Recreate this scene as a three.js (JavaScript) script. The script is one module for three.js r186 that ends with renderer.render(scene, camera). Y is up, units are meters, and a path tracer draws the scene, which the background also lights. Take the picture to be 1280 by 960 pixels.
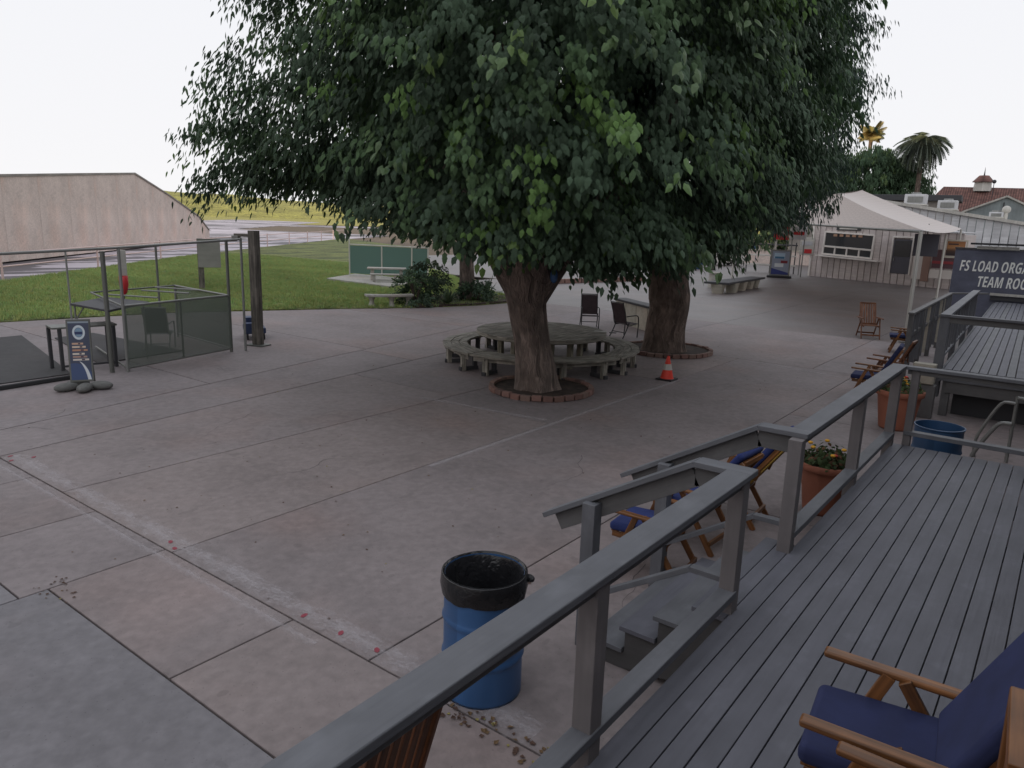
import * as THREE from 'three';
import { RoundedBoxGeometry } from 'three/addons/geometries/RoundedBoxGeometry.js';
import { mergeGeometries, toCreasedNormals } from 'three/addons/utils/BufferGeometryUtils.js';
import { FontLoader } from 'three/addons/loaders/FontLoader.js';
import { TextGeometry } from 'three/addons/geometries/TextGeometry.js';

// ---------------------------------------------------------------- camera, sky, sun, exposure
const scene = new THREE.Scene();
const D2R = Math.PI / 180;
const camera = new THREE.PerspectiveCamera(54.86, 4 / 3, 0.1, 6000);
camera.rotation.set(-12.42 * D2R, 36.93 * D2R, 1.87 * D2R, 'YXZ');
camera.position.set(0, 3.2, 0);
scene.add(camera);
const renderer = new THREE.WebGLRenderer({ antialias: true });
renderer.setSize(1024, 768);
renderer.toneMapping = THREE.LinearToneMapping;
renderer.toneMappingExposure = 1.12;
renderer.shadowMap.enabled = true;
const SUN = new THREE.Vector3(-0.5, 0.061, 0.85).normalize();
{ // hazy evening sky: white near the horizon, paler blue overhead, warmest round the sun
  const W = 512, H = 256, d = new Float32Array(W * H * 4), v = new THREE.Vector3();
  for (let j = 0; j < H; j++) for (let i = 0; i < W; i++) {
    const az = ((i + 0.5) / W - 0.5) * Math.PI * 2, el = ((j + 0.5) / H - 0.5) * Math.PI;
    v.set(Math.cos(el) * Math.cos(az), Math.sin(el), Math.cos(el) * Math.sin(az));
    const up = Math.max(0, v.y), t = Math.pow(up, 0.6), s = Math.max(0, v.dot(SUN));
    const g = 0.16 * Math.pow(s, 6) + 0.3 * Math.pow(s, 60);
    const low = v.y < 0 ? Math.exp(v.y * 6) : 1;
    const k = (j * W + i) * 4;
    d[k] = (0.86 * (1 - t) + 0.74 * t + g * 1.0) * low;
    d[k + 1] = (0.85 * (1 - t) + 0.77 * t + g * 0.86) * low;
    d[k + 2] = (0.855 * (1 - t) + 0.84 * t + g * 0.66) * low;
    d[k + 3] = 1;
  }
  const sky = new THREE.DataTexture(d, W, H, THREE.RGBAFormat, THREE.FloatType);
  sky.mapping = THREE.EquirectangularReflectionMapping; sky.magFilter = sky.minFilter = THREE.LinearFilter;
  sky.wrapS = THREE.RepeatWrapping; sky.needsUpdate = true;
  scene.background = sky; scene.environment = sky;
}
const sun = new THREE.DirectionalLight(new THREE.Color(1, 0.78, 0.5), 4.5);
sun.position.copy(SUN).multiplyScalar(200).add(new THREE.Vector3(-20, 0, -40));
sun.target.position.set(-20, 0, -40); scene.add(sun.target);
sun.castShadow = true; sun.shadow.mapSize.set(4096, 4096); sun.shadow.radius = 2;
Object.assign(sun.shadow.camera, { left: -150, right: 150, top: 120, bottom: -120, near: 1, far: 500 });
scene.add(sun);

// ---------------------------------------------------------------- helpers
let seed = 7;
function rnd() { seed = (seed * 1664525 + 1013904223) >>> 0; return seed / 4294967296; }
const rr = (a, b) => a + (b - a) * rnd();
const V = (x, y, z) => new THREE.Vector3(x, y, z);
const used = {};
function numbered(n) { const k = used[n] = (used[n] ?? -1) + 1; return k ? n + '_' + String(k).padStart(3, '0') : n; }
function thing(name, label, category, [x, y, z] = [0, 0, 0], turn = 0, group) {
  const o = new THREE.Group(); o.name = numbered(name); scene.add(o);
  o.position.set(x, y, z); o.rotation.y = turn; o.userData = { label, category };
  if (group) o.userData.group = group;
  return o;
}
function struct(name, label) { const o = new THREE.Group(); o.name = name; o.userData = { kind: 'structure', label }; scene.add(o); return o; }
function part(t, name, g, m, p, r) {
  const o = new THREE.Mesh(g, m); o.name = name; o.castShadow = o.receiveShadow = true;
  if (p) o.position.set(...p); if (r) o.rotation.set(...r);
  t.add(o); return o;
}
// a part whose geometry was made in world metres (t not turned)
function wpart(t, name, g, m) { let p = V(0, 0, 0); for (let q = t; q && q !== scene; q = q.parent) p.add(q.position); g.translate(-p.x, -p.y, -p.z); return part(t, name, g, m); }
function dup(src, pos, turn, label, group) {
  const r = src.clone(); r.name = numbered(src.name.replace(/_\d{3}$/, '')); r.userData = { ...src.userData };
  r.position.set(...pos); r.rotation.y = turn; r.userData.label = label; if (group) r.userData.group = group;
  scene.add(r); return r;
}
function boxUV(g) { // uv in metres by face direction, grain (u) along the longest side
  g.computeBoundingBox(); const s = g.boundingBox.getSize(V(0, 0, 0)).toArray(), P = g.attributes.position, N = g.attributes.normal, uv = [];
  const L = s.indexOf(Math.max(...s));
  const o1 = rnd() * 5, o2 = rnd() * 5;
  for (let i = 0; i < P.count; i++) {
    const p = [P.getX(i), P.getY(i), P.getZ(i)], n = [Math.abs(N.getX(i)), Math.abs(N.getY(i)), Math.abs(N.getZ(i))];
    const f = n.indexOf(Math.max(...n)), ax = [0, 1, 2].filter((a) => a !== f);
    if (ax[1] === L) ax.reverse();
    uv.push(p[ax[0]] + o1, p[ax[1]] + o2);
  }
  g.setAttribute('uv', new THREE.Float32BufferAttribute(uv, 2)); return g;
}
function box(w, h, d, r = 0.006) { return boxUV(r > 0 ? new RoundedBoxGeometry(w, h, d, 1, Math.min(r, w / 2.1, h / 2.1, d / 2.1)) : new THREE.BoxGeometry(w, h, d)); }
const MX = new THREE.Matrix4();
// a bar of section w (sideways) by h (upward) from a to b
function bar(a, b, w, h, r = 0.004, up = V(0, 1, 0)) {
  a = Array.isArray(a) ? V(...a) : a; b = Array.isArray(b) ? V(...b) : b;
  const d = b.clone().sub(a), L = d.length(); d.normalize();
  let x = up.clone().cross(d); if (x.lengthSq() < 1e-4) x = V(1, 0, 0).cross(d); x.normalize();
  const y = d.clone().cross(x), g = box(w, h, L, r);
  MX.makeBasis(x, y, d).setPosition(a.clone().add(b).multiplyScalar(0.5));
  return g.applyMatrix4(MX);
}
function rod(a, b, r, n = 10, r2 = r) {
  a = Array.isArray(a) ? V(...a) : a; b = Array.isArray(b) ? V(...b) : b;
  const d = b.clone().sub(a), g = new THREE.CylinderGeometry(r2, r, d.length(), n);
  const q = new THREE.Quaternion().setFromUnitVectors(V(0, 1, 0), d.clone().normalize());
  return g.applyMatrix4(MX.makeRotationFromQuaternion(q).setPosition(a.clone().add(b).multiplyScalar(0.5)));
}
function tube(pts, r, n = 24, m = 8) { return new THREE.TubeGeometry(new THREE.CatmullRomCurve3(pts.map((p) => V(...p))), n, r, m); }
const merge = (a) => mergeGeometries(a.map((g) => { g = g.index ? g.toNonIndexed() : g; for (const k of Object.keys(g.attributes)) if (!['position', 'normal', 'uv'].includes(k)) g.deleteAttribute(k); return g; }));
function tri(list, uvs) { // flat polygons -> geometry (each polygon a fan), uv in metres from a local frame
  const P = [], U = [];
  for (const poly of list) {
    const o = V(...poly[0]), e = V(...poly[1]).sub(o).normalize(), n = V(...poly[1]).sub(o).cross(V(...poly[2]).sub(o)).normalize(), f = n.clone().cross(e);
    for (let i = 1; i + 1 < poly.length; i++) for (const q of [poly[0], poly[i], poly[i + 1]]) { const v = V(...q); P.push(...q); v.sub(o); U.push(v.dot(e), v.dot(f)); }
  }
  const g = new THREE.BufferGeometry(); g.setAttribute('position', new THREE.Float32BufferAttribute(P, 3)); g.setAttribute('uv', new THREE.Float32BufferAttribute(U, 2));
  g.computeVertexNormals(); return g;
}
// flat slab from a polygon in x,z with its top at y
function slabGeo(poly, y, depth, bevel = 0.006) {
  const s = new THREE.Shape(poly.map(([x, z]) => new THREE.Vector2(x, -z)));
  const g = new THREE.ExtrudeGeometry(s, { depth: depth - bevel, bevelEnabled: bevel > 0, bevelSize: bevel, bevelThickness: bevel, bevelSegments: 1, bevelOffset: -bevel });
  g.rotateX(-Math.PI / 2); g.translate(0, y - depth, 0);
  const P = g.attributes.position, uv = [], a = Math.floor(rnd() * 4) * Math.PI / 2, ox = rnd() * 9, oz = rnd() * 9;
  for (let i = 0; i < P.count; i++) { const x = P.getX(i), z = P.getZ(i) + P.getY(i); uv.push(x * Math.cos(a) - z * Math.sin(a) + ox, x * Math.sin(a) + z * Math.cos(a) + oz); }
  g.setAttribute('uv', new THREE.Float32BufferAttribute(uv, 2)); return g;
}

// ---------------------------------------------------------------- textures
function hash(x, y, s) { let h = (x * 374761393 + y * 668265263 + s * 974634777) | 0; h = Math.imul(h ^ (h >>> 13), 1274126177); return ((h ^ (h >>> 16)) >>> 0) / 4294967296; }
function vn(x, y, px, py, s) { // tiling value noise with periods px, py
  const xi = Math.floor(x), yi = Math.floor(y), fx = x - xi, fy = y - yi, u = fx * fx * (3 - 2 * fx), w = fy * fy * (3 - 2 * fy);
  const m = (a, n) => ((a % n) + n) % n, a = m(xi, px), b = m(xi + 1, px), c = m(yi, py), e = m(yi + 1, py);
  return (hash(a, c, s) * (1 - u) + hash(b, c, s) * u) * (1 - w) + (hash(a, e, s) * (1 - u) + hash(b, e, s) * u) * w;
}
function fbm(x, y, fx, fy, oct, s) { let t = 0, a = 0.5, n = 0; for (let o = 0; o < oct; o++) { t += a * vn(x * fx, y * fy, fx, fy, s + o); n += a; a *= 0.55; fx *= 2; fy *= 2; } return t / n; }
function tex(N, f, rep = 1, srgb = true) {
  const d = new Uint8Array(N * N * 4);
  for (let j = 0; j < N; j++) for (let i = 0; i < N; i++) { const c = f(i / N, j / N), k = (j * N + i) * 4; for (let q = 0; q < 3; q++) d[k + q] = Math.max(0, Math.min(255, (c.length ? c[q] : c) * 255)); d[k + 3] = 255; }
  const t = new THREE.DataTexture(d, N, N); t.magFilter = THREE.LinearFilter; t.minFilter = THREE.LinearMipmapLinearFilter; t.generateMipmaps = true;
  t.wrapS = t.wrapT = THREE.RepeatWrapping; t.repeat.set(rep, rep); if (srgb) t.colorSpace = THREE.SRGBColorSpace; t.needsUpdate = true; return t;
}
const TX = {};
TX.conc = tex(1024, (x, y) => { // multiplies the base colour
  const b = fbm(x, y, 5, 5, 5, 1), f = fbm(x, y, 90, 90, 3, 9), red = Math.max(0, fbm(x, y, 4, 4, 4, 21) - 0.5) * 1.6, p = hash(Math.floor(x * 1024), Math.floor(y * 1024), 3);
  let v = 0.80 + 0.16 * b + 0.14 * (f - 0.5); if (p > 0.9985) v *= 0.72; if (fbm(x, y, 34, 34, 2, 44) > 0.85) v *= 0.94;
  const st = Math.max(0, fbm(x, y, 11, 11, 3, 61) - 0.62); v -= st * 0.2;
  return [v * (1 + 0.05 * red), v * (1 - 0.02 * red), v * (1 - 0.05 * red)];
}, 1 / 6);
TX.concB = tex(512, (x, y) => 0.5 * fbm(x, y, 16, 16, 4, 5) + 0.5 * fbm(x, y, 120, 120, 2, 6), 1 / 2, false);
TX.paint = tex(512, (x, y) => { const g = fbm(x, y, 3, 60, 4, 11), b = fbm(x, y, 4, 4, 4, 12), w = 0, q = Math.max(0, fbm(x, y, 7, 9, 4, 16) - .6); const v = 0.74 + 0.2 * b + 0.06 * (g - 0.5) + w + .3 * q; return [v, v, v]; }, 1 / 1.3);
TX.paintB = tex(512, (x, y) => fbm(x, y, 3, 70, 4, 15), 1 / 1.3, false);
TX.wood = tex(512, (x, y) => { const g = fbm(x, y, 2, 40, 5, 17), b = fbm(x, y, 5, 5, 3, 18), v = 0.5 + 0.5 * b * 0.6 + 0.5 * (g - 0.4); return [v, v * 0.94, v * 0.86]; }, 1 / 0.8);
TX.weather = tex(512, (x, y) => { const g = fbm(x, y, 3, 50, 5, 27), b = fbm(x, y, 6, 6, 4, 28), v = 0.5 + 0.35 * b + 0.5 * (g - 0.5); return [v, v * 0.99, v * 0.95]; }, 1 / 1);
TX.bark = tex(512, (x, y) => { const w = fbm(x, y, 6, 6, 3, 31) * 0.12, g = fbm(((x + w) % 1 + 1) % 1, y, 26, 5, 4, 32), b = fbm(x, y, 5, 5, 3, 33), v = 0.35 + 0.5 * g + 0.3 * (b - 0.4); return [v, v * 0.95, v * 0.9]; }, 1);
TX.barkB = tex(512, (x, y) => { const w = fbm(x, y, 6, 6, 3, 31) * 0.12, g = fbm(((x + w) % 1 + 1) % 1, y, 26, 5, 4, 32); return Math.pow(Math.abs(g - 0.5) * 2, 0.6); }, 1, false);
TX.grass = tex(512, (x, y) => { const a = fbm(x, y, 5, 5, 5, 41), b = fbm(x, y, 70, 70, 3, 42), c = fbm(x, y, 3, 22, 4, 43), v = 0.35 + 0.4 * a + 0.45 * (b - 0.4) + 0.4 * (c - 0.5); return [v * (0.9 + 0.25 * c), v, v * 0.8]; }, 1 / 7);
TX.dirt = tex(512, (x, y) => { const a = fbm(x, y, 6, 6, 5, 51), b = fbm(x, y, 60, 60, 3, 52), v = 0.45 + 0.35 * a + 0.5 * (b - 0.5); return [v, v * 0.96, v * 0.9]; }, 1 / 3);
TX.fab = tex(256, (x, y) => { const a = fbm(x, y, 4, 4, 4, 57), w = ((Math.floor(x * 128) + Math.floor(y * 128)) % 2) * 0.06, v = 0.8 + 0.2 * a - w; return [v, v, v]; }, 1 / 0.4);
TX.metal = tex(256, (x, y) => { const a = fbm(x, y, 4, 4, 5, 71), s = fbm(x, y, 40, 2, 3, 72), v = 0.74 + 0.2 * a + 0.14 * (s - 0.5); return [v, v * 0.99, v * 0.97]; }, 1 / 3);
TX.apron = tex(512, (x, y) => { const a = fbm(x, y, 3, 3, 5, 81), st = fbm(x, y, 4, 18, 4, 82), v = st > 0.56 ? 0.5 : 0.93; return [v * (0.88 + 0.2 * a), v * (0.86 + 0.2 * a), v * (0.88 + 0.2 * a)]; }, 1 / 38);
TX.tile = tex(256, (x, y) => { const r = Math.abs(Math.sin(x * Math.PI * 16)), c = (y * 12) % 1, b = hash(Math.floor(x * 16), Math.floor(y * 12), 4), v = 0.5 + 0.25 * r + 0.2 * b - (c < 0.12 ? 0.2 : 0); return [v, v * 0.95, v * 0.93]; }, 1 / 4);
TX.tileB = tex(256, (x, y) => 0.7 * Math.abs(Math.sin(x * Math.PI * 16)) + 0.3 * ((y * 12) % 1), 1 / 4, false);
TX.patch2 = tex(256, (x, y) => { const e = Math.min(y, 1 - y) * 2; return Math.max(0, Math.min(1, (fbm(x, y, 9, 5, 3, 95) * .35 + e * .7 - .2) * 1.1)) * .5; }, 1, false);
TX.crumple = tex(256, (x, y) => Math.abs(fbm(x, y, 7, 7, 4, 101) - .5) * 2, 1, false);
TX.patch = tex(512, (x, y) => { const e = Math.min(y, 1 - y) * 2, a = fbm(x, y, 10, 10, 4, 91), b = fbm(x, y, 60, 40, 2, 92); return Math.max(0, Math.min(1, (a * 0.7 + b * 0.5 + e * 0.7 - 0.96) * 2.0)) * 0.36; }, 1, false);

function M(r, g, b, rough = 0.85, o = {}) { const m = new THREE.MeshPhysicalMaterial({ roughness: rough, ...o }); m.color.setRGB(r, g, b); return m; }
const m = {
  conc: [[.32, .272, .268], [.31, .266, .264], [.33, .277, .268], [.304, .262, .262], [.295, .257, .26]].map(([r, g, b]) => M(r, g, b, 0.8, { map: TX.conc, bumpMap: TX.concB, bumpScale: 0.004 })),
  concBlue: M(.262, .248, .262, 0.78, { map: TX.conc, bumpMap: TX.concB, bumpScale: 0.003 }),
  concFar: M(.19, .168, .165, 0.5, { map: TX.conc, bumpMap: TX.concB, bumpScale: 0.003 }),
  concPale: M(.5, .48, .44, 0.85, { map: TX.conc, bumpMap: TX.concB, bumpScale: 0.004 }),
  under: M(.10, .09, .085, 0.95, { map: TX.dirt }),
  soil: M(.12, .085, .07, 0.95, { map: TX.dirt }),
  apron: M(.62, .58, .60, 0.7, { map: TX.apron }),
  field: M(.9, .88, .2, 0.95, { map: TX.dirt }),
  land: M(.36, .28, .20, 0.95, { map: TX.dirt }),
  lawn: M(.36, .44, .19, 0.95, { map: TX.grass }),
  blade: M(.28, .36, .155, 0.9),
  deck: M(.185, .188, .222, 0.6, { map: TX.paint, bumpMap: TX.paintB, bumpScale: 0.002 }),
  deck2: M(.195, .197, .232, 0.62, { map: TX.paint, bumpMap: TX.paintB, bumpScale: 0.002 }),
  deck3: M(.178, .18, .212, 0.58, { map: TX.paint, bumpMap: TX.paintB, bumpScale: 0.002 }),
  railPost: M(.27, .245, .245, 0.65, { map: TX.paint, bumpMap: TX.paintB, bumpScale: 0.002 }), rail: M(.20, .205, .225, 0.6, { map: TX.paint, bumpMap: TX.paintB, bumpScale: 0.002 }),
  railDark: M(.19, .185, .185, 0.65, { map: TX.paint, bumpMap: TX.paintB, bumpScale: 0.002 }),
  teak: M(.44, .205, .075, 0.5, { map: TX.wood, clearcoat: 0.15 }),
  teakRed: M(.36, .155, .08, 0.55, { map: TX.wood }),
  blue: M(.03, .05, .20, 0.9, { map: TX.fab, sheen: 0.3 }),
  navy: M(.03, .04, .125, 0.9, { map: TX.fab, sheen: 0.2 }),
  yellowFab: M(.45, .27, .05, 0.9, { map: TX.fab }),
  drum: M(.06, .17, .42, 0.4, { map: TX.metal }),
  drum2: M(.06, .15, .33, 0.4, { map: TX.metal }),
  liner: M(.016, .016, .018, 0.24, { bumpMap: TX.crumple, bumpScale: 0.006 }),
  terra: M(.42, .155, .095, 0.8, { map: TX.conc }),
  weather: M(.66, .62, .58, 0.85, { map: TX.weather }),
  weather2: M(.60, .57, .53, 0.85, { map: TX.weather }),
  postPale: M(.62, .58, .48, 0.8, { map: TX.weather }),
  black: M(.02, .02, .022, 0.6), dark: M(.05, .05, .055, 0.7), darkFab: M(.07, .045, .05, 0.9, { map: TX.fab }),
  steel: M(.22, .23, .22, 0.5, { metalness: 0.4, map: TX.metal }), galv: M(.34, .35, .35, 0.45, { metalness: 0.3, map: TX.metal }),
  pole: M(.27, .245, .23, 0.8, { map: TX.weather }),
  white: M(.72, .71, .68, 0.55, { map: TX.metal }), cream: M(.58, .54, .45, 0.8, { map: TX.conc }),
  shed: M(.80, .73, .74, 0.6, { map: TX.metal }), shed2: M(.76, .69, .69, 0.6, { map: TX.metal }), shedTrim: M(.70, .66, .62, 0.6),
  metalWall: M(.80, .82, .88, 0.5, { map: TX.metal }), metalWall2: M(.74, .76, .82, 0.5, { map: TX.metal }),
  glass: M(.03, .035, .04, 0.12), doorDark: M(.08, .08, .10, 0.6),
  canvas: M(.58, .475, .42, 0.9, { transmission: .3, thickness: 0, map: TX.fab, side: THREE.DoubleSide }),
  hangar: M(.83, .69, .62, 0.8, { map: TX.conc }), hangarRoof: M(.36, .33, .31, 0.7, { map: TX.metal }),
  brick: [[.27, .16, .13], [.31, .18, .15], [.23, .14, .12], [.33, .22, .18]].map(([r, g, b]) => M(r, g, b, 0.9, { map: TX.conc, bumpMap: TX.concB, bumpScale: 0.004 })),
  bark: M(.60, .52, .50, 0.95, { map: TX.bark, bumpMap: TX.barkB, bumpScale: 0.06 }),
  bark2: M(.46, .38, .35, 0.95, { map: TX.bark, bumpMap: TX.barkB, bumpScale: 0.06 }),
  leaf: M(1, 1, 1, 0.8, { specularIntensity: 0.3, transmission: 0.4, thickness: 0, side: THREE.DoubleSide }),
  cone: M(.80, .055, .03, 0.5), redPaint: M(.5, .03, .035, 0.5), wallDark: M(.17, .18, .25, 0.7, { map: TX.paint }),
  tile: M(.26, .14, .12, 0.85, { map: TX.tile, bumpMap: TX.tileB, bumpScale: 0.06 }), gable: M(.36, .42, .45, 0.8, { map: TX.metal }),
  screen: M(.17, .20, .17, 0.9, { transparent: true, opacity: 0.5, side: THREE.DoubleSide }),
  screen2: M(.11, .20, .17, 0.9, { transparent: true, opacity: 0.85, side: THREE.DoubleSide }),
  mat: M(.07, .068, .07, 0.9, { map: TX.conc }), blueTrolley: M(.05, .08, .19, 0.6, { map: TX.metal }), stringer: M(.11, .105, .105, .75, { map: TX.paint }), crack: M(.09, .08, .078, .95, { side: THREE.DoubleSide }), dotRed: M(.28, .05, .07, .8), rubber: M(.03, .03, .032, 0.85),
  sand: M(.20, .20, .19, 0.95, { map: TX.fab }), redRail: M(.68, .50, .48, 0.7),
};

// ---------------------------------------------------------------- ground, paving, lawn, apron, hills
const land = struct('ground', 'tan bare ground reaching to the horizon');
part(land, 'terrain', slabGeo([[-3000, 900], [900, 900], [900, -3000], [-3000, -3000]], -0.16, 0.4, 0), m.land);
const apron = struct('apron', 'pale concrete apron and taxiway with dark streaks beyond the lawn');
part(apron, 'apron_sheet', slabGeo([[-36.6, 14], [-36.6, -12.2], [-47.8, -25], [-58.6, -37.8], [-84.4, -71.2], [-100, -95], [-150, -80], [-140, 14]], -0.10, 0.05, 0), m.apron);
part(apron, 'runway', slabGeo([[-150, -200], [-120, -200], [-300, 60], [-335, 60]], -0.105, 0.05, 0), m.apron);
part(apron, 'taxiway', slabGeo([[-150, -60], [-130, -82], [-270, -215], [-300, -190]], -0.10, 0.05, 0), m.apron);
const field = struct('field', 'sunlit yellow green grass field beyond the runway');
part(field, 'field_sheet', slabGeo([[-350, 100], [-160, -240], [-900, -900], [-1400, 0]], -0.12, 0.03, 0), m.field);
{ // low hills beyond the field, lit by the setting sun
  const hills = struct('hills', 'low sunlit yellow green hills along the horizon'), P = [], I = [], nx = 120, ny = 10;
  for (let j = 0; j <= ny; j++) for (let i = 0; i <= nx; i++) {
    const az = (100 - 150 * i / nx) * D2R, R = 520 + j * 60, h = Math.sin(Math.PI * Math.min(1, j / ny)) * (11 + 13 * fbm(i / nx, 0.3, 12, 3, 3, 5)) ;
    P.push(-Math.sin(az) * R, h * (0.8 + 0.4 * fbm(i / nx, j / ny, 30, 5, 3, 8)) - 0.5, -Math.cos(az) * R);
    if (i < nx && j < ny) { const a = j * (nx + 1) + i; I.push(a, a + nx + 1, a + 1, a + 1, a + nx + 1, a + nx + 2); }
  }
  const g = new THREE.BufferGeometry(); g.setAttribute('position', new THREE.Float32BufferAttribute(P, 3)); g.setIndex(I); g.computeVertexNormals();
  g.setAttribute('uv', new THREE.Float32BufferAttribute(P.flatMap((v, k) => (k % 3 === 0 ? [v / 20, P[k + 2] / 20] : [])), 2));
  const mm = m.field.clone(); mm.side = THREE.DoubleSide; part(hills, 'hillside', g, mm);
}
const DOTS = [[-4.60, -3.40], [-4.17, -3.42], [-3.78, -3.44], [-10.7, -3.42], [-10.5, -3.36], [-10.45, -3.6], [-6.72, -3.42], [-6.55, -3.37]];
const L1 = (z) => -12.5 + 0.19 * (z + 5.81), L2 = (z) => -10.93 + 0.126 * (z + 4.37);
const edge = [[-24.6, 14], [-23.9, -3], [-23.6, -7.7], [-23.1, -11.4], [-21.9, -14.4], [-20.35, -17.1], [-18.95, -19.4], [-18.1, -21.8], [-17.9, -23.6], [-19.4, -25.4], [-22.5, -28.5], [-27, -32]];
const edgeAt = (z) => { for (let i = 0; i + 1 < edge.length; i++) if (z <= edge[i][1] && z >= edge[i + 1][1]) { const t = (z - edge[i][1]) / (edge[i + 1][1] - edge[i][1]); return edge[i][0] + t * (edge[i + 1][0] - edge[i][0]); } return -27; };
{
  const pave = struct('pavement', 'broad courtyard of grey pinkish concrete slabs with dark joints');
  part(pave, 'slab_bed', slabGeo([[-24.4, 16], [2.5, 16], [2.5, -75], [-46, -75], [-46, -33], [-26, -33], [-23.5, -29.5], [-17.9, -23.6], [-20.3, -17.1], [-23.0, -11.4]], -0.045, 0.04, 0), m.under);
  const S = (poly, mat, gap = 0.0085) => part(pave, 'slab', slabGeo(poly.map(([x, z], i) => { // pull the outline in by half a joint
    const n = poly.length, p = poly[(i + n - 1) % n], q = poly[(i + 1) % n], a = V(x - p[0], 0, z - p[1]).normalize(), b = V(q[0] - x, 0, q[1] - z).normalize();
    const s = Math.sign((x - p[0]) * (q[1] - z) - (z - p[1]) * (q[0] - x)) || 1, c = V(b.x - a.x, 0, b.z - a.z); const l = c.length() || 1;
    return [x + c.x / l * gap * 1.4, z + c.z / l * gap * 1.4];
  }), 0, 0.08, 0.004), mat);
  const R4 = (x0, x1, z0, z1) => [[x0, z0], [x1, z0], [x1, z1], [x0, z1]];
  const c = m.conc, pick = () => c[Math.floor(rnd() * 5)];
  // near the building
  S(R4(-6.6, -3.0, 3.5, -2.27), m.concBlue); S(R4(-9.66, -6.6, 3.5, -2.05), m.concBlue); S(R4(-14.4, -9.66, 3.5, -1.95), m.concBlue); S(R4(-3.0, 2.4, 3.5, -2.27), c[1]);
  S(R4(-24.2, -14.4, 3.5, -3.31), c[4]); S(R4(-24.4, -6.6, 12, 3.5), m.concBlue); S(R4(-6.6, 2.4, 12, 3.5), m.concBlue);
  for (const [a, b, k, zz] of [[-3.0, 2.4, 2, -2.27], [-4.62, -3.0, 2, -2.27], [-6.6, -4.62, 0, -2.27], [-8.05, -6.6, 3, -2.05], [-9.66, -8.05, 1, -2.05], [-11.4, -9.66, 3, -1.95], [-14.4, -11.4, 4, -1.95]])
    S(k === 0 || k === 2 ? R4(a, b, zz, -3.31) : [[a, zz], [b, zz], [b, -3.31], [a, -3.31]], c[k]);
  // the courtyard
  S(R4(-3.73, 2.4, -3.31, -8.2), c[0]); S(R4(-3.73, 2.4, -8.2, -13.2), c[1]); S(R4(-3.73, 2.4, -13.2, -18.1), c[0]);
  S(R4(-6.5, -3.73, -3.31, -18.1), c[1]);
  S(R4(-8.89, -6.5, -3.31, -9.65), c[2]); S(R4(-8.89, -6.5, -9.65, -14.2), c[3]); S(R4(-8.89, -6.5, -14.2, -18.1), c[2]);
  S([[L2(-3.31), -3.31], [-8.89, -3.31], [-8.89, -10], [L2(-10), -10]], c[0], .013);
  S([[L2(-10), -10], [-8.89, -10], [-8.89, -18.1], [L2(-18.1), -18.1]], c[3], .013);
  S([[L1(-3.31), -3.31], [L2(-3.31), -3.31], [L2(-12), -12], [L1(-12), -12]], c[3], .013);
  S([[L1(-12), -12], [L2(-12), -12], [L2(-18.1), -18.1], [L1(-18.1), -18.1]], c[0], .013);
  const sideGap = .013; const sideZ = [-3.31, -7.5, -12.2, -17.1, -18.1];
  for (let i = 0; i < 4; i++) S([[edgeAt(sideZ[i]), sideZ[i]], [L1(sideZ[i]), sideZ[i]], [L1(sideZ[i + 1]), sideZ[i + 1]], [edgeAt(sideZ[i + 1]), sideZ[i + 1]]], c[[4, 3, 1, 0][i]], sideGap);
  // farther off, by the tent and the sheds
  const zs = [-18.1, -24.5, -33, -43, -54, -74], xs = [2.4, -4.7, -9.6, -14.5];
  for (let j = 0; j < 5; j++) {
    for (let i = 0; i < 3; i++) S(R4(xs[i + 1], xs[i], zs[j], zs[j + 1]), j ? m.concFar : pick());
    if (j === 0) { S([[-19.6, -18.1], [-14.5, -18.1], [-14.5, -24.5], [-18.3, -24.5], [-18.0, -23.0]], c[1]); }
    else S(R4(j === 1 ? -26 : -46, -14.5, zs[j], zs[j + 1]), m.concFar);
  }
  // hairline cracks wandering across a few slabs
  for (const [x, z, a, L] of [[-11.6, -4.3, 2.6, 1.9], [-12.7, -4.9, .5, 1.4], [-10.4, -6.8, 1.2, 1.7], [-7.6, -6.2, 2.0, 1.5], [-5.2, -8.6, .9, 2.1], [-5.6, -13.8, 1.9, 2.4], [-13.6, -8.4, 2.9, 1.8], [-14.6, -13.4, .3, 2.6], [-2.9, -6.1, 1.4, 1.2]]) {
    const P = []; let px = x, pz = z, d = a; for (let k = 0; k < 16; k++) { const w = .0035 * (1 - k / 17), nx = px + Math.cos(d) * L / 16, nz = pz + Math.sin(d) * L / 16, ox = -Math.sin(d) * w, oz = Math.cos(d) * w; P.push([[px - ox, .003, pz - oz], [px + ox, .003, pz + oz], [nx + ox, .003, nz + oz], [nx - ox, .003, nz - oz]]); px = nx; pz = nz; d += rr(-.5, .5); }
    part(pave, 'crack', tri(P), m.crack);
  }
  // worn white paint along the two main joints
  const strip = (a, b, w, mat) => { const d = V(b[0] - a[0], 0, b[1] - a[1]), L = d.length(); d.normalize(); const n = V(-d.z, 0, d.x).multiplyScalar(w / 2);
    const g = tri([[[a[0] - n.x, 0.004, a[1] - n.z], [a[0] + n.x, 0.004, a[1] + n.z], [b[0] + n.x, 0.004, b[1] + n.z], [b[0] - n.x, 0.004, b[1] - n.z]]]);
    g.setAttribute('uv', new THREE.Float32BufferAttribute([0, 0, 0, 1, L / w / 3, 1, 0, 0, L / w / 3, 1, L / w / 3, 0], 2)); const N = g.attributes.normal; for (let i = 0; i < N.count; i++) N.setXYZ(i, 0, 1, 0); part(pave, 'worn_paint', g, mat); };
  const worn = M(.62, .58, .60, 0.85, { alphaMap: TX.patch, transparent: true, side: THREE.DoubleSide });
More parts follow.
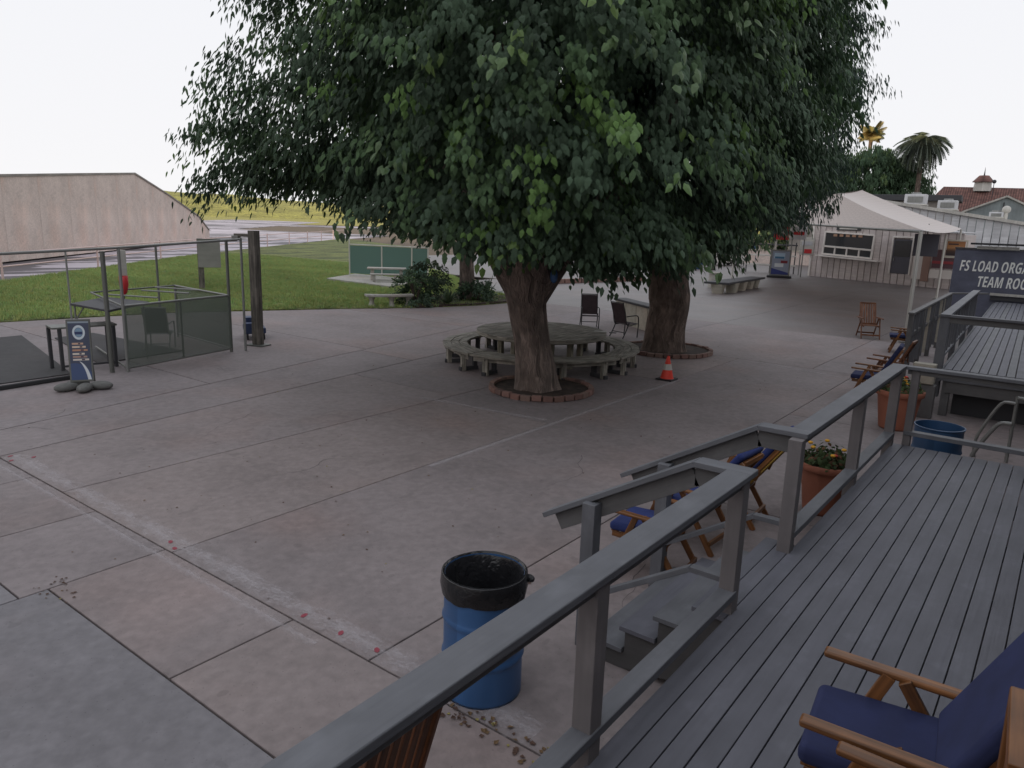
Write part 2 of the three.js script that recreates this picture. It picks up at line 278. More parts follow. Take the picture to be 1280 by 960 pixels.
  strip([-10.7, -3.46], [-2.3, -3.46], 0.5, worn); strip([-10.4, -3.2], [-4.2, -3.2], 0.2, worn);
  const worn2 = M(.60, .56, .57, 0.85, { alphaMap: TX.patch2, transparent: true, side: THREE.DoubleSide });
  strip([-6.44, -6.8], [-6.44, -14.4], 0.17, worn2); strip([-5.9, -17.9], [-3.3, -17.4], 0.12, worn2); strip([-9.2, -9.5], [-6.6, -9.8], 0.3, worn);
  const dot = new THREE.CylinderGeometry(.026, .026, .004, 12); dot.scale(1.3, 1, .8); for (const [x, z] of DOTS) part(pave, 'paint_dot', dot, m.dotRed, [x, .003, z], [0, x, 0]);
  // leaf litter
  const L = [], lc = [];
  const lg = tri([[[0, 0, 0], [0.035, 0.012, 0.03], [0, 0.004, 0.09]], [[0, 0, 0], [0, 0.004, 0.09], [-0.035, 0.015, 0.035]]]);
  const lit = new THREE.InstancedMesh(lg, M(1, 1, 1, 0.9, { side: THREE.DoubleSide }), 330); lit.name = 'leaf_litter'; lit.userData = { kind: 'stuff', label: 'scattered dry fallen leaves lying on the concrete' };
  const q = new THREE.Quaternion(), e = new THREE.Euler(), col = new THREE.Color();
  for (let i = 0; i < 330; i++) {
    let x = -3.5 - rnd() * 9, z = -2.6 - rnd() * 17; if (i < 60) { x = -2.5 + 0.45 * rr(-1, 1); z = -3.28 + 0.1 * rr(-1, 1); } else if (i < 84) { x = -6.5 + .28 * rr(-1, 1); z = -2.32 + .14 * rr(-1, 1); } else if (i < 120) { x = rr(-4.2, -9.2); z = rr(-3.6, -8.6); }
    e.set(rr(-.3, .3), rr(0, 6.3), rr(-.3, .3)); const s = i < 60 ? rr(.25, .55) : rr(0.15, 0.45); MX.compose(V(x, 0.006, z), q.setFromEuler(e), V(s, s, s)); lit.setMatrixAt(i, MX);
    col.setRGB(...(rnd() < .5 ? [.09, .05, .035] : rnd() < .75 ? [.14, .085, .04] : [.26, .22, .07])); lit.setColorAt(i, col);
  }
  scene.add(lit);
}
const lawn = struct('lawn', 'mown green lawn between the courtyard and the apron');
{
  const far = [[-26, -30], [-34, -36], [-60, -60], [-84.2, -71], [-58.5, -37.7], [-47.6, -24.8], [-36.4, -12.1], [-36.4, 14]];
  const poly = [...edge.slice(0, 10).map(([x, z]) => [x, z]), ...far]; part(lawn, 'turf', slabGeo(poly, 0.02, 0.1, 0), m.lawn);
  const g = []; for (let k = 0; k < 5; k++) { const a = k * 1.3, x = 0.03 * Math.cos(a), z = 0.03 * Math.sin(a); g.push(tri([[[x - 0.012, 0, z], [x + 0.012, 0, z], [x * 2.2 + 0.01, 0.07 + 0.01 * k, z * 2.2]]])); }
  const n = 60000, im = new THREE.InstancedMesh(merge(g), m.blade, n); im.name = 'grass'; im.userData = { kind: 'stuff' };
  m.blade.side = THREE.DoubleSide; const col = new THREE.Color(), inside = (x, z) => { let c = false; for (let i = 0, j = poly.length - 1; i < poly.length; j = i++) if ((poly[i][1] > z) !== (poly[j][1] > z) && x < (poly[j][0] - poly[i][0]) * (z - poly[i][1]) / (poly[j][1] - poly[i][1]) + poly[i][0]) c = !c; return c; };
  for (let i = 0; i < n;) { const x = rr(-52, -18), z = rr(-34, 4); if (!inside(x, z)) continue; const s = rr(0.7, 1.5); MX.makeRotationY(rr(0, 6)).scale(V(s, s, s)).setPosition(x, 0.015, z); im.setMatrixAt(i, MX); const k = 0.7 + 0.6 * fbm((x + 60) / 40, (z + 40) / 50, 8, 20, 3, 77); col.setRGB(k * rr(.8, 1.25), k, k * .8); im.setColorAt(i, col); i++; }
  lawn.add(im);
}

// ---------------------------------------------------------------- trees
function leafGeo(L, W) { // drooping blade, base at the origin, tip down -y
  const M0 = [0, -0.45 * L, 0.05 * L], B = [0, 0, 0], T = [0, -L, -0.10 * L], a = [W * .5, -.28 * L, -0.02 * L], b = [W * .36, -.66 * L, -.05 * L];
  const a2 = [-a[0], a[1], a[2]], b2 = [-b[0], b[1], b[2]];
  return tri([[B, a, M0], [a, b, M0], [b, T, M0], [B, M0, a2], [a2, M0, b2], [b2, M0, T]].map((t) => t.map((p) => [...p])));
}
function leafMatrix(out, p, out2, droop, s) {
  const d = V(out.x * 0.45 + rr(-.5, .5), -droop + rr(-.4, .3), out.z * 0.45 + rr(-.5, .5)).normalize();
  const z = V(out.x + rr(-.6, .6), 0.5 + rr(-.4, .6), out.z + rr(-.6, .6)); const y = d.clone().negate(), x = y.clone().cross(z).normalize(); z.crossVectors(x, y);
  out2.makeBasis(x, y, z).scale(V(s, s, s)).setPosition(p); return out2;
}
function trunkGeo(pts, radii, flare, ridge, sd, seg = 28) { // bark-ridged tapering trunk along pts
  const curve = new THREE.CatmullRomCurve3(pts.map((p) => V(...p))), n = 34, P = [], U = [], I = [];
  for (let j = 0; j <= n; j++) {
    const t = j / n, c = curve.getPoint(t), k = t * (radii.length - 1), a = Math.min(radii.length - 2, Math.floor(k)), r0 = radii[a] + (radii[a + 1] - radii[a]) * (k - a);
    const tan = curve.getTangent(t), x = V(1, 0, 0).cross(tan).cross(tan).negate().normalize(), z = x.clone().cross(tan).normalize();
    for (let i = 0; i <= seg; i++) {
      const th = i / seg * Math.PI * 2; const r = r0 * (1 + ridge * (fbm((i % seg) / seg, t * .5, 7, 3, 3, sd) - 0.5) + flare * Math.exp(-t * 14) * (0.6 + 0.6 * Math.sin(th * 5 + sd)));
      P.push(c.x + (x.x * Math.cos(th) + z.x * Math.sin(th)) * r, c.y + (x.y * Math.cos(th) + z.y * Math.sin(th)) * r, c.z + (x.z * Math.cos(th) + z.z * Math.sin(th)) * r);
      U.push(i / seg * 2, t * curve.getLength() * 0.7);
      if (i < seg && j < n) { const q = j * (seg + 1) + i; I.push(q, q + 1, q + seg + 1, q + 1, q + seg + 2, q + seg + 1); }
    }
  }
  const g = new THREE.BufferGeometry(); g.setAttribute('position', new THREE.Float32BufferAttribute(P, 3)); g.setAttribute('uv', new THREE.Float32BufferAttribute(U, 2)); g.setIndex(I); g.computeVertexNormals(); return g;
}
// crown: sprays of hanging leaves over a lumpy squared-off ellipsoid, thinner towards the outline
function crown(t, c, rad, sprays, per, L, W, cols, o = {}) {
  const n = sprays * per, im = new THREE.InstancedMesh(leafGeo(L, W), m.leaf, n); im.name = 'foliage'; im.userData = { kind: 'stuff' }; im.castShadow = im.receiveShadow = true;
  const col = new THREE.Color(), C = V(...c), fronts = []; let k = 0; const base = t.position;
  for (let s = 0; s < sprays; s++) {
    const u = V(rr(-1, 1), rr(o.low ?? -1, 1), rr(-1, 1)); if (u.lengthSq() > 1 || u.lengthSq() < 0.02) { s--; continue; } u.normalize();
    const ex = u.y < 0 ? 3.8 : 2.5, e = Math.pow(Math.pow(Math.abs(u.x), ex) + Math.pow(Math.abs(u.y), ex) + Math.pow(Math.abs(u.z), ex), -1 / ex);
    const lump = 0.86 + 0.28 * fbm((Math.atan2(u.z, u.x) / 6.2832 + 1) % 1, u.y * .5 + .5, 9, 6, 2, o.seed ?? 3);
    const f = (rnd() < 0.22 ? rr(0.5, 0.8) : rr(0.82, 1.0)) * lump * e;
    const p0 = V(C.x + u.x * rad[0] * f, C.y + u.y * rad[1] * f, C.z + u.z * rad[2] * f);
    if (o.lean) { const k = o.lean * (p0.y - 5); p0.x += .8 * k; p0.z -= .6 * k; }
    if (o.skirt) p0.y = Math.max(p0.y, o.skirt(p0.x + base.x, p0.z + base.z) + rr(0, .5));
    const out = V(u.x, 0, u.z).normalize(), dir = V(u.x + rr(-.4, .4), -0.35 + u.y * .4 + rr(-.4, .3), u.z + rr(-.4, .4)).normalize(), len = rr(.5, 1.0) * (o.spray ?? 1);
    const tone = rnd(), ct = tone > 0.93 ? cols[2] : tone > 0.7 ? cols[1] : cols[0], br = rr(.7, 1.3);
    for (let q = 0; q < per; q++) {
      const w = q / per, p = p0.clone().addScaledVector(dir, (w - .4) * len).add(V(rr(-1, 1), rr(-1, 1) - w * .6, rr(-1, 1)).multiplyScalar(.16 * (o.spray ?? 1)));
      leafMatrix(out, p, MX, o.droop ?? 0.9, rr(.65, 1.15)); im.setMatrixAt(k, MX);
      const v = br * rr(.75, 1.25); col.setRGB(ct[0] * v, ct[1] * v, ct[2] * v); im.setColorAt(k, col); k++;
    }
    if (f > 0.86) fronts.push([p0, dir, out]);
  }
  t.add(im); return fronts;
}
const GREEN = [[.074, .116, .072], [.084, .14, .066], [.115, .20, .06]], GREEN2 = [[.064, .096, .078], [.072, .115, .074], [.095, .155, .066]];
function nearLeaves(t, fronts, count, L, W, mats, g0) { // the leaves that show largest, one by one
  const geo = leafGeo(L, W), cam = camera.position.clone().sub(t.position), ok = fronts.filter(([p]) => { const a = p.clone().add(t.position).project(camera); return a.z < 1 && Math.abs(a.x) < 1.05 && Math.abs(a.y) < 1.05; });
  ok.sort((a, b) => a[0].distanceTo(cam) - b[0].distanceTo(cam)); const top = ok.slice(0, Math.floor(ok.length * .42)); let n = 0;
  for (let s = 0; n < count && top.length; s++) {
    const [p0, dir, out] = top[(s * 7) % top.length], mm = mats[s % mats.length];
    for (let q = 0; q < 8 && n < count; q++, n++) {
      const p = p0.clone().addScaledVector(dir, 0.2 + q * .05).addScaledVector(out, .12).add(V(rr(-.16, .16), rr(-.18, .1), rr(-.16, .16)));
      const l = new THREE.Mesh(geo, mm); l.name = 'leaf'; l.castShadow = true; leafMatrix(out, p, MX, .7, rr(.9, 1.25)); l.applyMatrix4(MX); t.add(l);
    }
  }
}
camera.updateMatrixWorld(); camera.aspect = 4 / 3; camera.updateProjectionMatrix();
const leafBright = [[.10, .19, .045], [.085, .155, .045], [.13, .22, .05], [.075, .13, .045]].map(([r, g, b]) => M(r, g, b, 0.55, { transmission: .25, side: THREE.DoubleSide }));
function limb(t, pts, radii, mat, sd) { part(t, 'limb', trunkGeo(pts, radii, 0, .2, sd, 14), mat); }
{ // nearest shade tree
  const t = thing('shade_tree', 'nearest shade tree, broad and leafy, forked trunk in a brick ring by the round table', 'tree', [-8.05, 0, -11.5]);
  part(t, 'trunk', trunkGeo([[0, -.1, 0], [-.04, .5, .03], [-.10, 1.0, .07], [-.17, 1.5, .12], [-.21, 1.95, .15], [-.25, 2.5, .18]], [.42, .40, .345, .335, .36, .42, .40], .3, .26, 4, 48), m.bark);
  limb(t, [[-.2, 1.7, .12], [-.48, 2.25, .36], [-.8, 2.9, .6], [-1.5, 3.9, 1.0], [-2.6, 5.2, 1.4]], [.30, .26, .22, .16, .09], m.bark, 2);
  limb(t, [[-.12, 1.75, .1], [.18, 2.4, -.2], [.6, 3.2, -.6], [1.4, 4.4, -1.0], [2.4, 5.8, -1.2]], [.27, .23, .2, .15, .08], m.bark, 3);
  limb(t, [[-.1, 2.2, 0], [-.1, 3.0, -.5], [-.2, 4.2, -1.2], [-.2, 6.2, -2.0]], [.28, .22, .16, .08], m.bark, 5);
  limb(t, [[0, 2.2, .1], [.3, 3.1, .7], [.6, 4.2, 1.5], [.7, 5.9, 2.4]], [.26, .2, .15, .08], m.bark, 6);
  const SK = [[-9, 3.5], [-6.5, 3.25], [-5.4, 3.4], [-4.2, 3.95], [-3, 3.6], [-1.5, 3.1], [0, 3.0], [1.2, 2.65], [3, 2.9], [6, 3.3], [9, 3.4]]; // the underside hangs lower beside the trunk than out over the lawn
  const skirt = (x, z) => { const l = .8 * (x + 8.05) - .6 * (z + 11.5); for (let i = 0; i + 1 < SK.length; i++) if (l < SK[i + 1][0]) return SK[i][1] + (SK[i + 1][1] - SK[i][1]) * (l - SK[i][0]) / (SK[i + 1][0] - SK[i][0]); return 3.4; };
  const f = crown(t, [-.35, 5.9, -.1], [4.62, 3.9, 4.6], 3000, 52, .142, .08, GREEN, { skirt, seed: 3, low: -1, lean: .13 });
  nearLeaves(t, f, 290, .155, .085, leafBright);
}
{
  const t = thing('shade_tree', 'second shade tree with thick trunk and finer darker leaves, standing behind the round table', 'tree', [-8.3, 0, -17.6]);
  part(t, 'trunk', trunkGeo([[0, -.1, 0], [0, .6, 0], [.05, 1.2, -.02], [.0, 1.7, 0], [-.05, 2.3, .02], [0, 3.0, 0]], [.52, .50, .49, .51, .46, .48, .5], .28, .24, 9, 48), m.bark2);
  limb(t, [[0, 2.4, 0], [.6, 3.2, -.2], [1.6, 4.6, -.5], [2.8, 6.4, -.9]], [.34, .26, .18, .09], m.bark2, 12);
  limb(t, [[0, 2.4, 0], [-.5, 3.3, .3], [-1.4, 4.6, .8], [-2.4, 6.6, 1.2]], [.34, .26, .18, .09], m.bark2, 13);
  limb(t, [[0, 2.6, 0], [.1, 3.6, .8], [.2, 5, 1.6], [.3, 7, 2.4]], [.33, .25, .17, .08], m.bark2, 14);
  const skirt = (x, z) => { const l = .8 * (x + 8.3) - .6 * (z + 17.6); return 2.6 + Math.max(0, Math.min(1, (l + .4) / 1.8)) * .95; };
  const f = crown(t, [-.35, 6.9, .2], [3.95, 4.9, 4.3], 2500, 54, .15, .056, GREEN2, { skirt, seed: 5, droop: 1.3 });
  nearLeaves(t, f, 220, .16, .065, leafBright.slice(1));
}
{
  const t = thing('shade_tree', 'third tree behind the planting bed, its crown mostly hidden by the nearest tree', 'tree', [-19.6, 0, -22.8]);
  part(t, 'trunk', trunkGeo([[0, -.1, 0], [.03, .8, 0], [0, 1.7, .02], [-.05, 2.6, 0], [0, 3.5, 0]], [.34, .30, .28, .29, .3], .25, .15, 21, 24), m.bark);
  limb(t, [[0, 2.8, 0], [.9, 4, .2], [2, 5.6, .4]], [.2, .14, .07], m.bark, 22); limb(t, [[0, 2.8, 0], [-.8, 4, .3], [-1.8, 5.8, .5]], [.2, .14, .07], m.bark, 23);
  crown(t, [0, 5.6, 0], [4.6, 3.4, 4.6], 420, 40, .2, .13, GREEN, { seed: 8, skirt: () => 2.6 });
}
function brickRing(label, x, z, R, n) {
  const t = thing('brick_edging', label, 'brick ring', [x, 0, z], 0, undefined);
  const soil = new THREE.CylinderGeometry(R - .05, R - .05, .05, 40); part(t, 'soil', soil, m.soil, [0, .03, 0]);
  const w = 2 * Math.PI * R / n, gs = [0, 1, 2].map((k) => box(w - .014 - .004 * k, .10, .105, .01));
  for (let i = 0; i < n; i++) { const a = i / n * Math.PI * 2; const b = part(t, 'brick', gs[i % 3], m.brick[Math.floor(rnd() * 4)], [Math.cos(a) * R, .05 + rr(-.008, .012), Math.sin(a) * R], [rr(-.03, .03), Math.PI / 2 - a + rr(-.05, .05), rr(-.03, .03)]); }
}
brickRing('ring of red brick edging round the nearest tree trunk', -8.0, -11.6, .97, 30);
brickRing('ring of red brick edging round the second tree trunk by the orange cone', -8.3, -17.75, 1.12, 34);
{
  const t = thing('hanging_bag', 'blue bag hanging in the fork of the nearest tree', 'bag', [-7.92, 2.02, -11.6]);
  const g = new THREE.SphereGeometry(.1, 14, 12); g.scale(.75, 1.35, .6); part(t, 'pouch', g, m.drum, [.25, .22, .22]); part(t, 'strap', tube([[.25, .33, .22], [.22, .48, .2], [.12, .55, .15]], .012), m.black);
}

// ---------------------------------------------------------------- building behind the camera, decks, stairs, railings
{
  const t = thing('clubhouse', 'grey clubhouse wall and eave out of view along the right side of the decks, darkening the near deck', 'building', [1.2, 0, -14]);
  part(t, 'wall', box(.24, 4.2, 38, 0), m.railDark, [0, 2.1, 0]); part(t, 'eave', box(1.2, .16, 17, .01), m.railDark, [-.35, 4.0, 11]); part(t, 'roof', box(5.6, .18, 38, .01), m.hangarRoof, [2.7, 4.32, 0]);  // all out of view; the wall and eave darken the near deck
}
const DH = .7;
{
  const t = thing('wooden_deck', 'grey painted plank deck in front of the camera with stairs at its left edge', 'deck', [-1.5, 0, -3]);
  const x0 = -1.5, p = .1245, L = 14.0, gs = [0, 1, 2, 3].map(() => box(p - .0065, .036, L, .003)), ms = [m.deck, m.deck2, m.deck3, m.deck];
  for (let i = 0; i < 21; i++) part(t, 'deck_board', gs[i % 4], ms[Math.floor(rnd() * 4)], [x0 + p * (i + .5) + 1.5, DH - .018 + rr(-.0015, .0015), -9.77 + L / 2 + 3]);
  wpart(t, 'fascia', merge([bar([-1.475, DH - .13, 4.2], [-1.475, DH - .13, -9.7], .035, .18), bar([-1.45, DH - .13, -9.72], [1.05, DH - .13, -9.72], .035, .18)]), m.railDark);
  for (let z = 3; z > -10; z -= 2.1) for (const x of [-1.38, .4]) wpart(t, 'support_post', bar([x, 0, z], [x, DH - .04, z], .1, .1), m.railDark);
  for (let z = 3.6; z > -9.7; z -= 1.2) wpart(t, 'joist', bar([-1.44, DH - .12, z], [1.0, DH - .12, z], .04, .15, 0), m.railDark);
}
{
  const t = thing('deck_railing', 'grey wooden railing with flat top board along the near deck', 'railing', [-1.53, DH, -4.5]);
  const cap = (a, b, w = .165) => wpart(t, 'cap_rail', bar(a, b, w, .04, .006), m.rail), post = (x, z, w = .105, h = .93) => wpart(t, 'post', bar([x, DH - .3, z], [x, DH + h - .005, z], w, w, .006), m.railPost);
  const low = (a, b) => wpart(t, 'bottom_rail', bar(a, b, .115, .05, .005), m.rail), side = (a, b) => wpart(t, 'side_rail', bar(a, b, .035, .055, .004), m.railDark);
  const Y = DH + .945, x = -1.55;
  cap([x, Y, 3], [x, Y, -4.66]); cap([x, Y, -5.80], [x, Y, -9.86]); cap([x + .083, Y - .001, -9.80], [1.0, Y - .001, -9.80], .12);
  side([x + .03, Y - .049, 3], [x + .03, Y - .049, -4.55]); side([x + .03, Y - .049, -5.85], [x + .03, Y - .049, -9.7]); side([x + .1, Y - .049, -9.8], [1, Y - .049, -9.8]);
  for (const z of [1.2, -.75, -2.72, -4.52, -5.74, -7.82, -9.66]) post(-1.535, z); for (const q of [-1.36, -.1, .9]) post(q, -9.82, .085);
  low([-1.53, DH + .14, 3], [-1.53, DH + .14, -4.5]); low([-1.53, DH + .14, -5.75], [-1.53, DH + .14, -9.66]); low([-1.4, DH + .15, -9.82], [1, DH + .15, -9.82]);
}
{
  const t = thing('wooden_stairs', 'grey wooden stairs from the deck down to the courtyard with two sloping handrails', 'stairs', [-2.1, 0, -5.12]);
  const zn = -4.43, zf = -5.88, X = (i) => -1.74 - .255 * i, Yt = (i) => DH - .175 * i;
  wpart(t, 'landing_board', bar([-1.56, DH - .018, zn + .02], [-1.56, DH - .018, zf - .02], .115, .036), m.deck2); wpart(t, 'landing_board', bar([-1.68, DH - .0185, zn + .02], [-1.68, DH - .0185, zf - .02], .115, .036), m.deck);
  for (let i = 1; i < 4; i++) { wpart(t, 'tread', bar([X(i) + .125, Yt(i) - .018, zn + .02], [X(i) + .125, Yt(i) - .018, zf - .02], .285, .036), i % 2 ? m.rail : m.deck2); }
  for (let i = 0; i < 4; i++) wpart(t, 'riser', bar([X(i) + .03, Yt(i) - .108, zn - .02], [X(i) + .03, Yt(i) - .108, zf + .02], .02, .138, 0), m.deck3);
  for (const z of [zn - .03, zf + .03]) { // sawtooth stringers
    const P = [[-1.5, .12], [-1.5, DH - .037]]; for (let i = 0; i < 4; i++) P.push([X(i) + .02, Yt(i) - .037], [X(i) + .02, Math.max(0, Yt(i) - .212)]); P.push([-2.26, 0]);
    const g = new THREE.ExtrudeGeometry(new THREE.Shape(P.map(([a, b]) => new THREE.Vector2(a, b))), { depth: .045, bevelEnabled: false }); g.translate(0, 0, z - .022); wpart(t, 'stringer', boxUV(g), m.stringer);
  }
  for (const [z, zc] of [[-4.48, -4.60], [-5.78, -5.84]]) {
    const bend = [-1.86, DH + .945, zc], tip = [-3.06, .95, zc], sl = (.945 + DH - .95) / 1.2;
    wpart(t, 'handrail', merge([bar([-1.47, DH + .946, zc], bend, .145, .04, .005), bar(bend, tip, .145, .04, .005)]), m.rail);
    const f = (x) => DH + .945 - (-1.86 - x) * sl;
    wpart(t, 'handrail_board', merge([bar([-1.5, DH + .85, zc], [-1.865, DH + .85, zc], .04, .145, .004), bar([-1.86, f(-1.86) - .095, zc], [-2.95, f(-2.95) - .095, zc], .04, .145, .004)]), m.railDark);
    wpart(t, 'newel_post', bar([-2.62, 0, zc + .07], [-2.62, f(-2.62) - .03, zc + .07], .11, .11, .006), m.rail);
    wpart(t, 'mid_rail', merge([bar([-1.5, DH + .2, zc + .05], [-1.82, DH + .2, zc + .05], .07, .04, .004), bar([-1.82, DH + .2, zc + .05], [-2.6, DH + .2 - .78 * .62, zc + .05], .07, .04, .004)]), m.rail);
  }
}
{
  const t = thing('wooden_deck', 'farther grey plank deck in front of the dark sign wall', 'deck', [-1.7, 0, -15.2]);
  const H2 = .86, n = 22, p = .135, ms = [m.deck2, m.deck, m.deck2, m.rail];
  for (let i = 0; i < n; i++) { const x = -1.68 + p * (i + .5); wpart(t, 'deck_board', bar([x, H2 - .018, -15.1], [x - .64, H2 - .018, -32.6], p - .012, .036, .004), ms[i % 4]); }
  wpart(t, 'fascia', bar([-1.7, H2 - .13, -15.08], [1.0, H2 - .13, -15.08], .04, .17), m.rail); wpart(t, 'fascia', bar([-1.72, H2 - .03, -15.04], [1.0, H2 - .03, -15.04], .09, .045), m.rail);
  wpart(t, 'skirt_board', bar([-1.6, H2 - .33, -15.12], [1.0, H2 - .33, -15.12], .04, .2), m.railDark); wpart(t, 'side_fascia', bar([-1.72, H2 - .14, -15.1], [-2.36, H2 - .14, -32.6], .04, .2), m.rail);
  for (const [x, z] of [[-1.6, -15.2], [0, -15.2], [-1.75, -20], [-1.95, -26], [-2.1, -31]]) wpart(t, 'support_post', bar([x, 0, z], [x, H2 - .05, z], .13, .13), m.railDark);
  wpart(t, 'underdeck_shade', bar([-1.5, .26, -15.45], [1.0, .26, -15.45], .04, .52), m.dark);  // dark sheet standing in for the deep shade in the opening below the deck
  const r = thing('deck_railing', 'grey railing with white balusters around the farther deck', 'railing', [-1.8, H2, -15.3]);
  const xr = (z) => -1.80 + (z + 15.3) * .037, Y = H2 + .93;
  wpart(r, 'cap_rail', bar([xr(-15.25), Y, -15.25], [xr(-23), Y, -23], .16, .045), m.rail); wpart(r, 'cap_rail', bar([-1.72, Y - .002, -15.3], [1, Y - .002, -15.3], .12, .045), m.rail);
  wpart(r, 'side_rail', bar([-1.75, Y - .08, -15.3], [1, Y - .08, -15.3], .04, .1), m.railDark);
  for (const z of [-15.35, -17.9, -20.4, -22.9]) wpart(r, 'post', bar([xr(z), .3, z], [xr(z), Y - .02, z], z > -16 ? .15 : .1, z > -16 ? .15 : .1), m.rail);
  wpart(r, 'bottom_rail', bar([xr(-15.4), H2 + .12, -15.4], [xr(-23), H2 + .12, -23], .06, .05), m.rail);
  for (let z = -16; z > -23; z -= .55) wpart(r, 'baluster', bar([xr(z), H2 + .12, z], [xr(z), Y - .05, z], .035, .035, 0), m.rail);
  const q = thing('side_railing', 'dark slatted railing on the ground beside the farther deck', 'railing', [-3.05, 0, -22]);
  wpart(q, 'cap_rail', bar([-2.86, 1.46, -18.6], [-3.05, 1.46, -26.4], .12, .045), m.railDark); wpart(q, 'cap_rail', bar([-3.05, 1.455, -26.4], [-2.2, 1.455, -27.5], .12, .045), m.railDark);
  for (const z of [-18.7, -20.6, -22.5, -24.4, -26.3]) wpart(q, 'post', bar([-2.86 - (-18.6 - z) * .0244, 0, z], [-2.86 - (-18.6 - z) * .0244, 1.44, z], .1, .1), m.railDark);
  wpart(q, 'mid_rail', bar([-2.86, .95, -18.7], [-3.05, .95, -26.3], .05, .09), m.railDark); for (let z = -19.1; z > -26; z -= .62) wpart(q, 'slat', bar([-2.86 - (-18.6 - z) * .0244, .2, z], [-2.86 - (-18.6 - z) * .0244, 1.4, z], .03, .09, 0), z % 3 > -1 ? m.cream : m.rail);
}
const font = await new FontLoader().loadAsync('fonts/droid/droid_sans_bold.typeface.json');
const LET = M(.9, .9, .87, .6);
function lettering(t, text, x, y, z, size, wid, mat) {
  const g = new TextGeometry(text, { font, size, depth: .015, curveSegments: 4, bevelEnabled: false });
  g.applyMatrix4(new THREE.Matrix4().set(wid, wid * .16, 0, x, 0, 1, 0, y, 0, 0, 1, z, 0, 0, 0, 1)); g.deleteAttribute('uv'); return wpart(t, 'lettering', g, mat);
}
{
  const t = thing('team_room_wall', 'dark slate wall with white team room lettering at the end of the farther deck', 'sign wall', [-1.4, 0, -32.75]);
  wpart(t, 'wall', box(5.0, 2.72, .16, .01).translate(-1.36, 1.36, -32.75), m.wallDark);
  wpart(t, 'cap_board', bar([-3.88, 2.75, -32.72], [1.15, 2.75, -32.72], .2, .05), m.dark);
  wpart(t, 'roof_edge', bar([-3.35, 2.93, -32.2], [1.15, 2.93, -32.2], .12, .07), m.black); wpart(t, 'light_tube', bar([-3.15, 2.80, -32.4], [-1.85, 2.80, -32.4], .14, .11), m.white);
  lettering(t, 'FS LOAD ORGANIZERS', -3.66, 1.92, -32.66, .39, .575, LET); lettering(t, 'TEAM ROOM', -3.02, 1.36, -32.66, .39, .575, LET);
  wpart(t, 'rail_bar', bar([-2.52, 1.13, -32.5], [1.0, 1.13, -32.5], .06, .09), m.white); wpart(t, 'painted_rail_shadow', bar([-2.5, .99, -32.55], [1.0, .99, -32.55], .05, .16), m.dark);  // the dark bar paints the shade beneath the white rail
}
{
  const t = thing('stair_handrail', 'bent grey metal pipe handrail between the two decks', 'handrail', [-.4, 0, -12.6]), z = -12.6;
  part(t, 'pipe', tube([[-.03, 0, 0], [-.03, .5, 0], [-.03, .98, 0]], .024), m.galv); part(t, 'pipe', tube([[-.04, .88, .02], [-.16, .88, .02], [-.2, .86, .02], [-.42, .36, .02], [-.45, .2, .02], [-.43, 0, .02]], .022), m.galv);
  part(t, 'pipe', tube([[-.04, .58, .03], [-.15, .57, .03], [-.2, .54, .03], [-.42, .12, .03], [-.46, 0, .03]], .03), m.galv); part(t, 'pipe', rod([.35, 0, 0], [.35, .96, 0], .024), m.galv); part(t, 'pipe', rod([-.03, .96, 0], [.35, .96, 0], .024), m.galv);
}
{
  const t = thing('utility_box', 'cream utility box on a pale post by the corner of the farther deck', 'utility box', [-1.93, 0, -14.75]);
  part(t, 'cabinet', box(.36, .36, .2, .012), m.cream, [0, .79, 0]); part(t, 'door', box(.32, .15, .02, .004), m.cream, [0, .87, .105]); part(t, 'door', box(.32, .15, .02, .004), m.cream, [0, .70, .105]);
  part(t, 'post', box(.28, .6, .16, .01), m.railDark, [.08, .3, 0]);
}

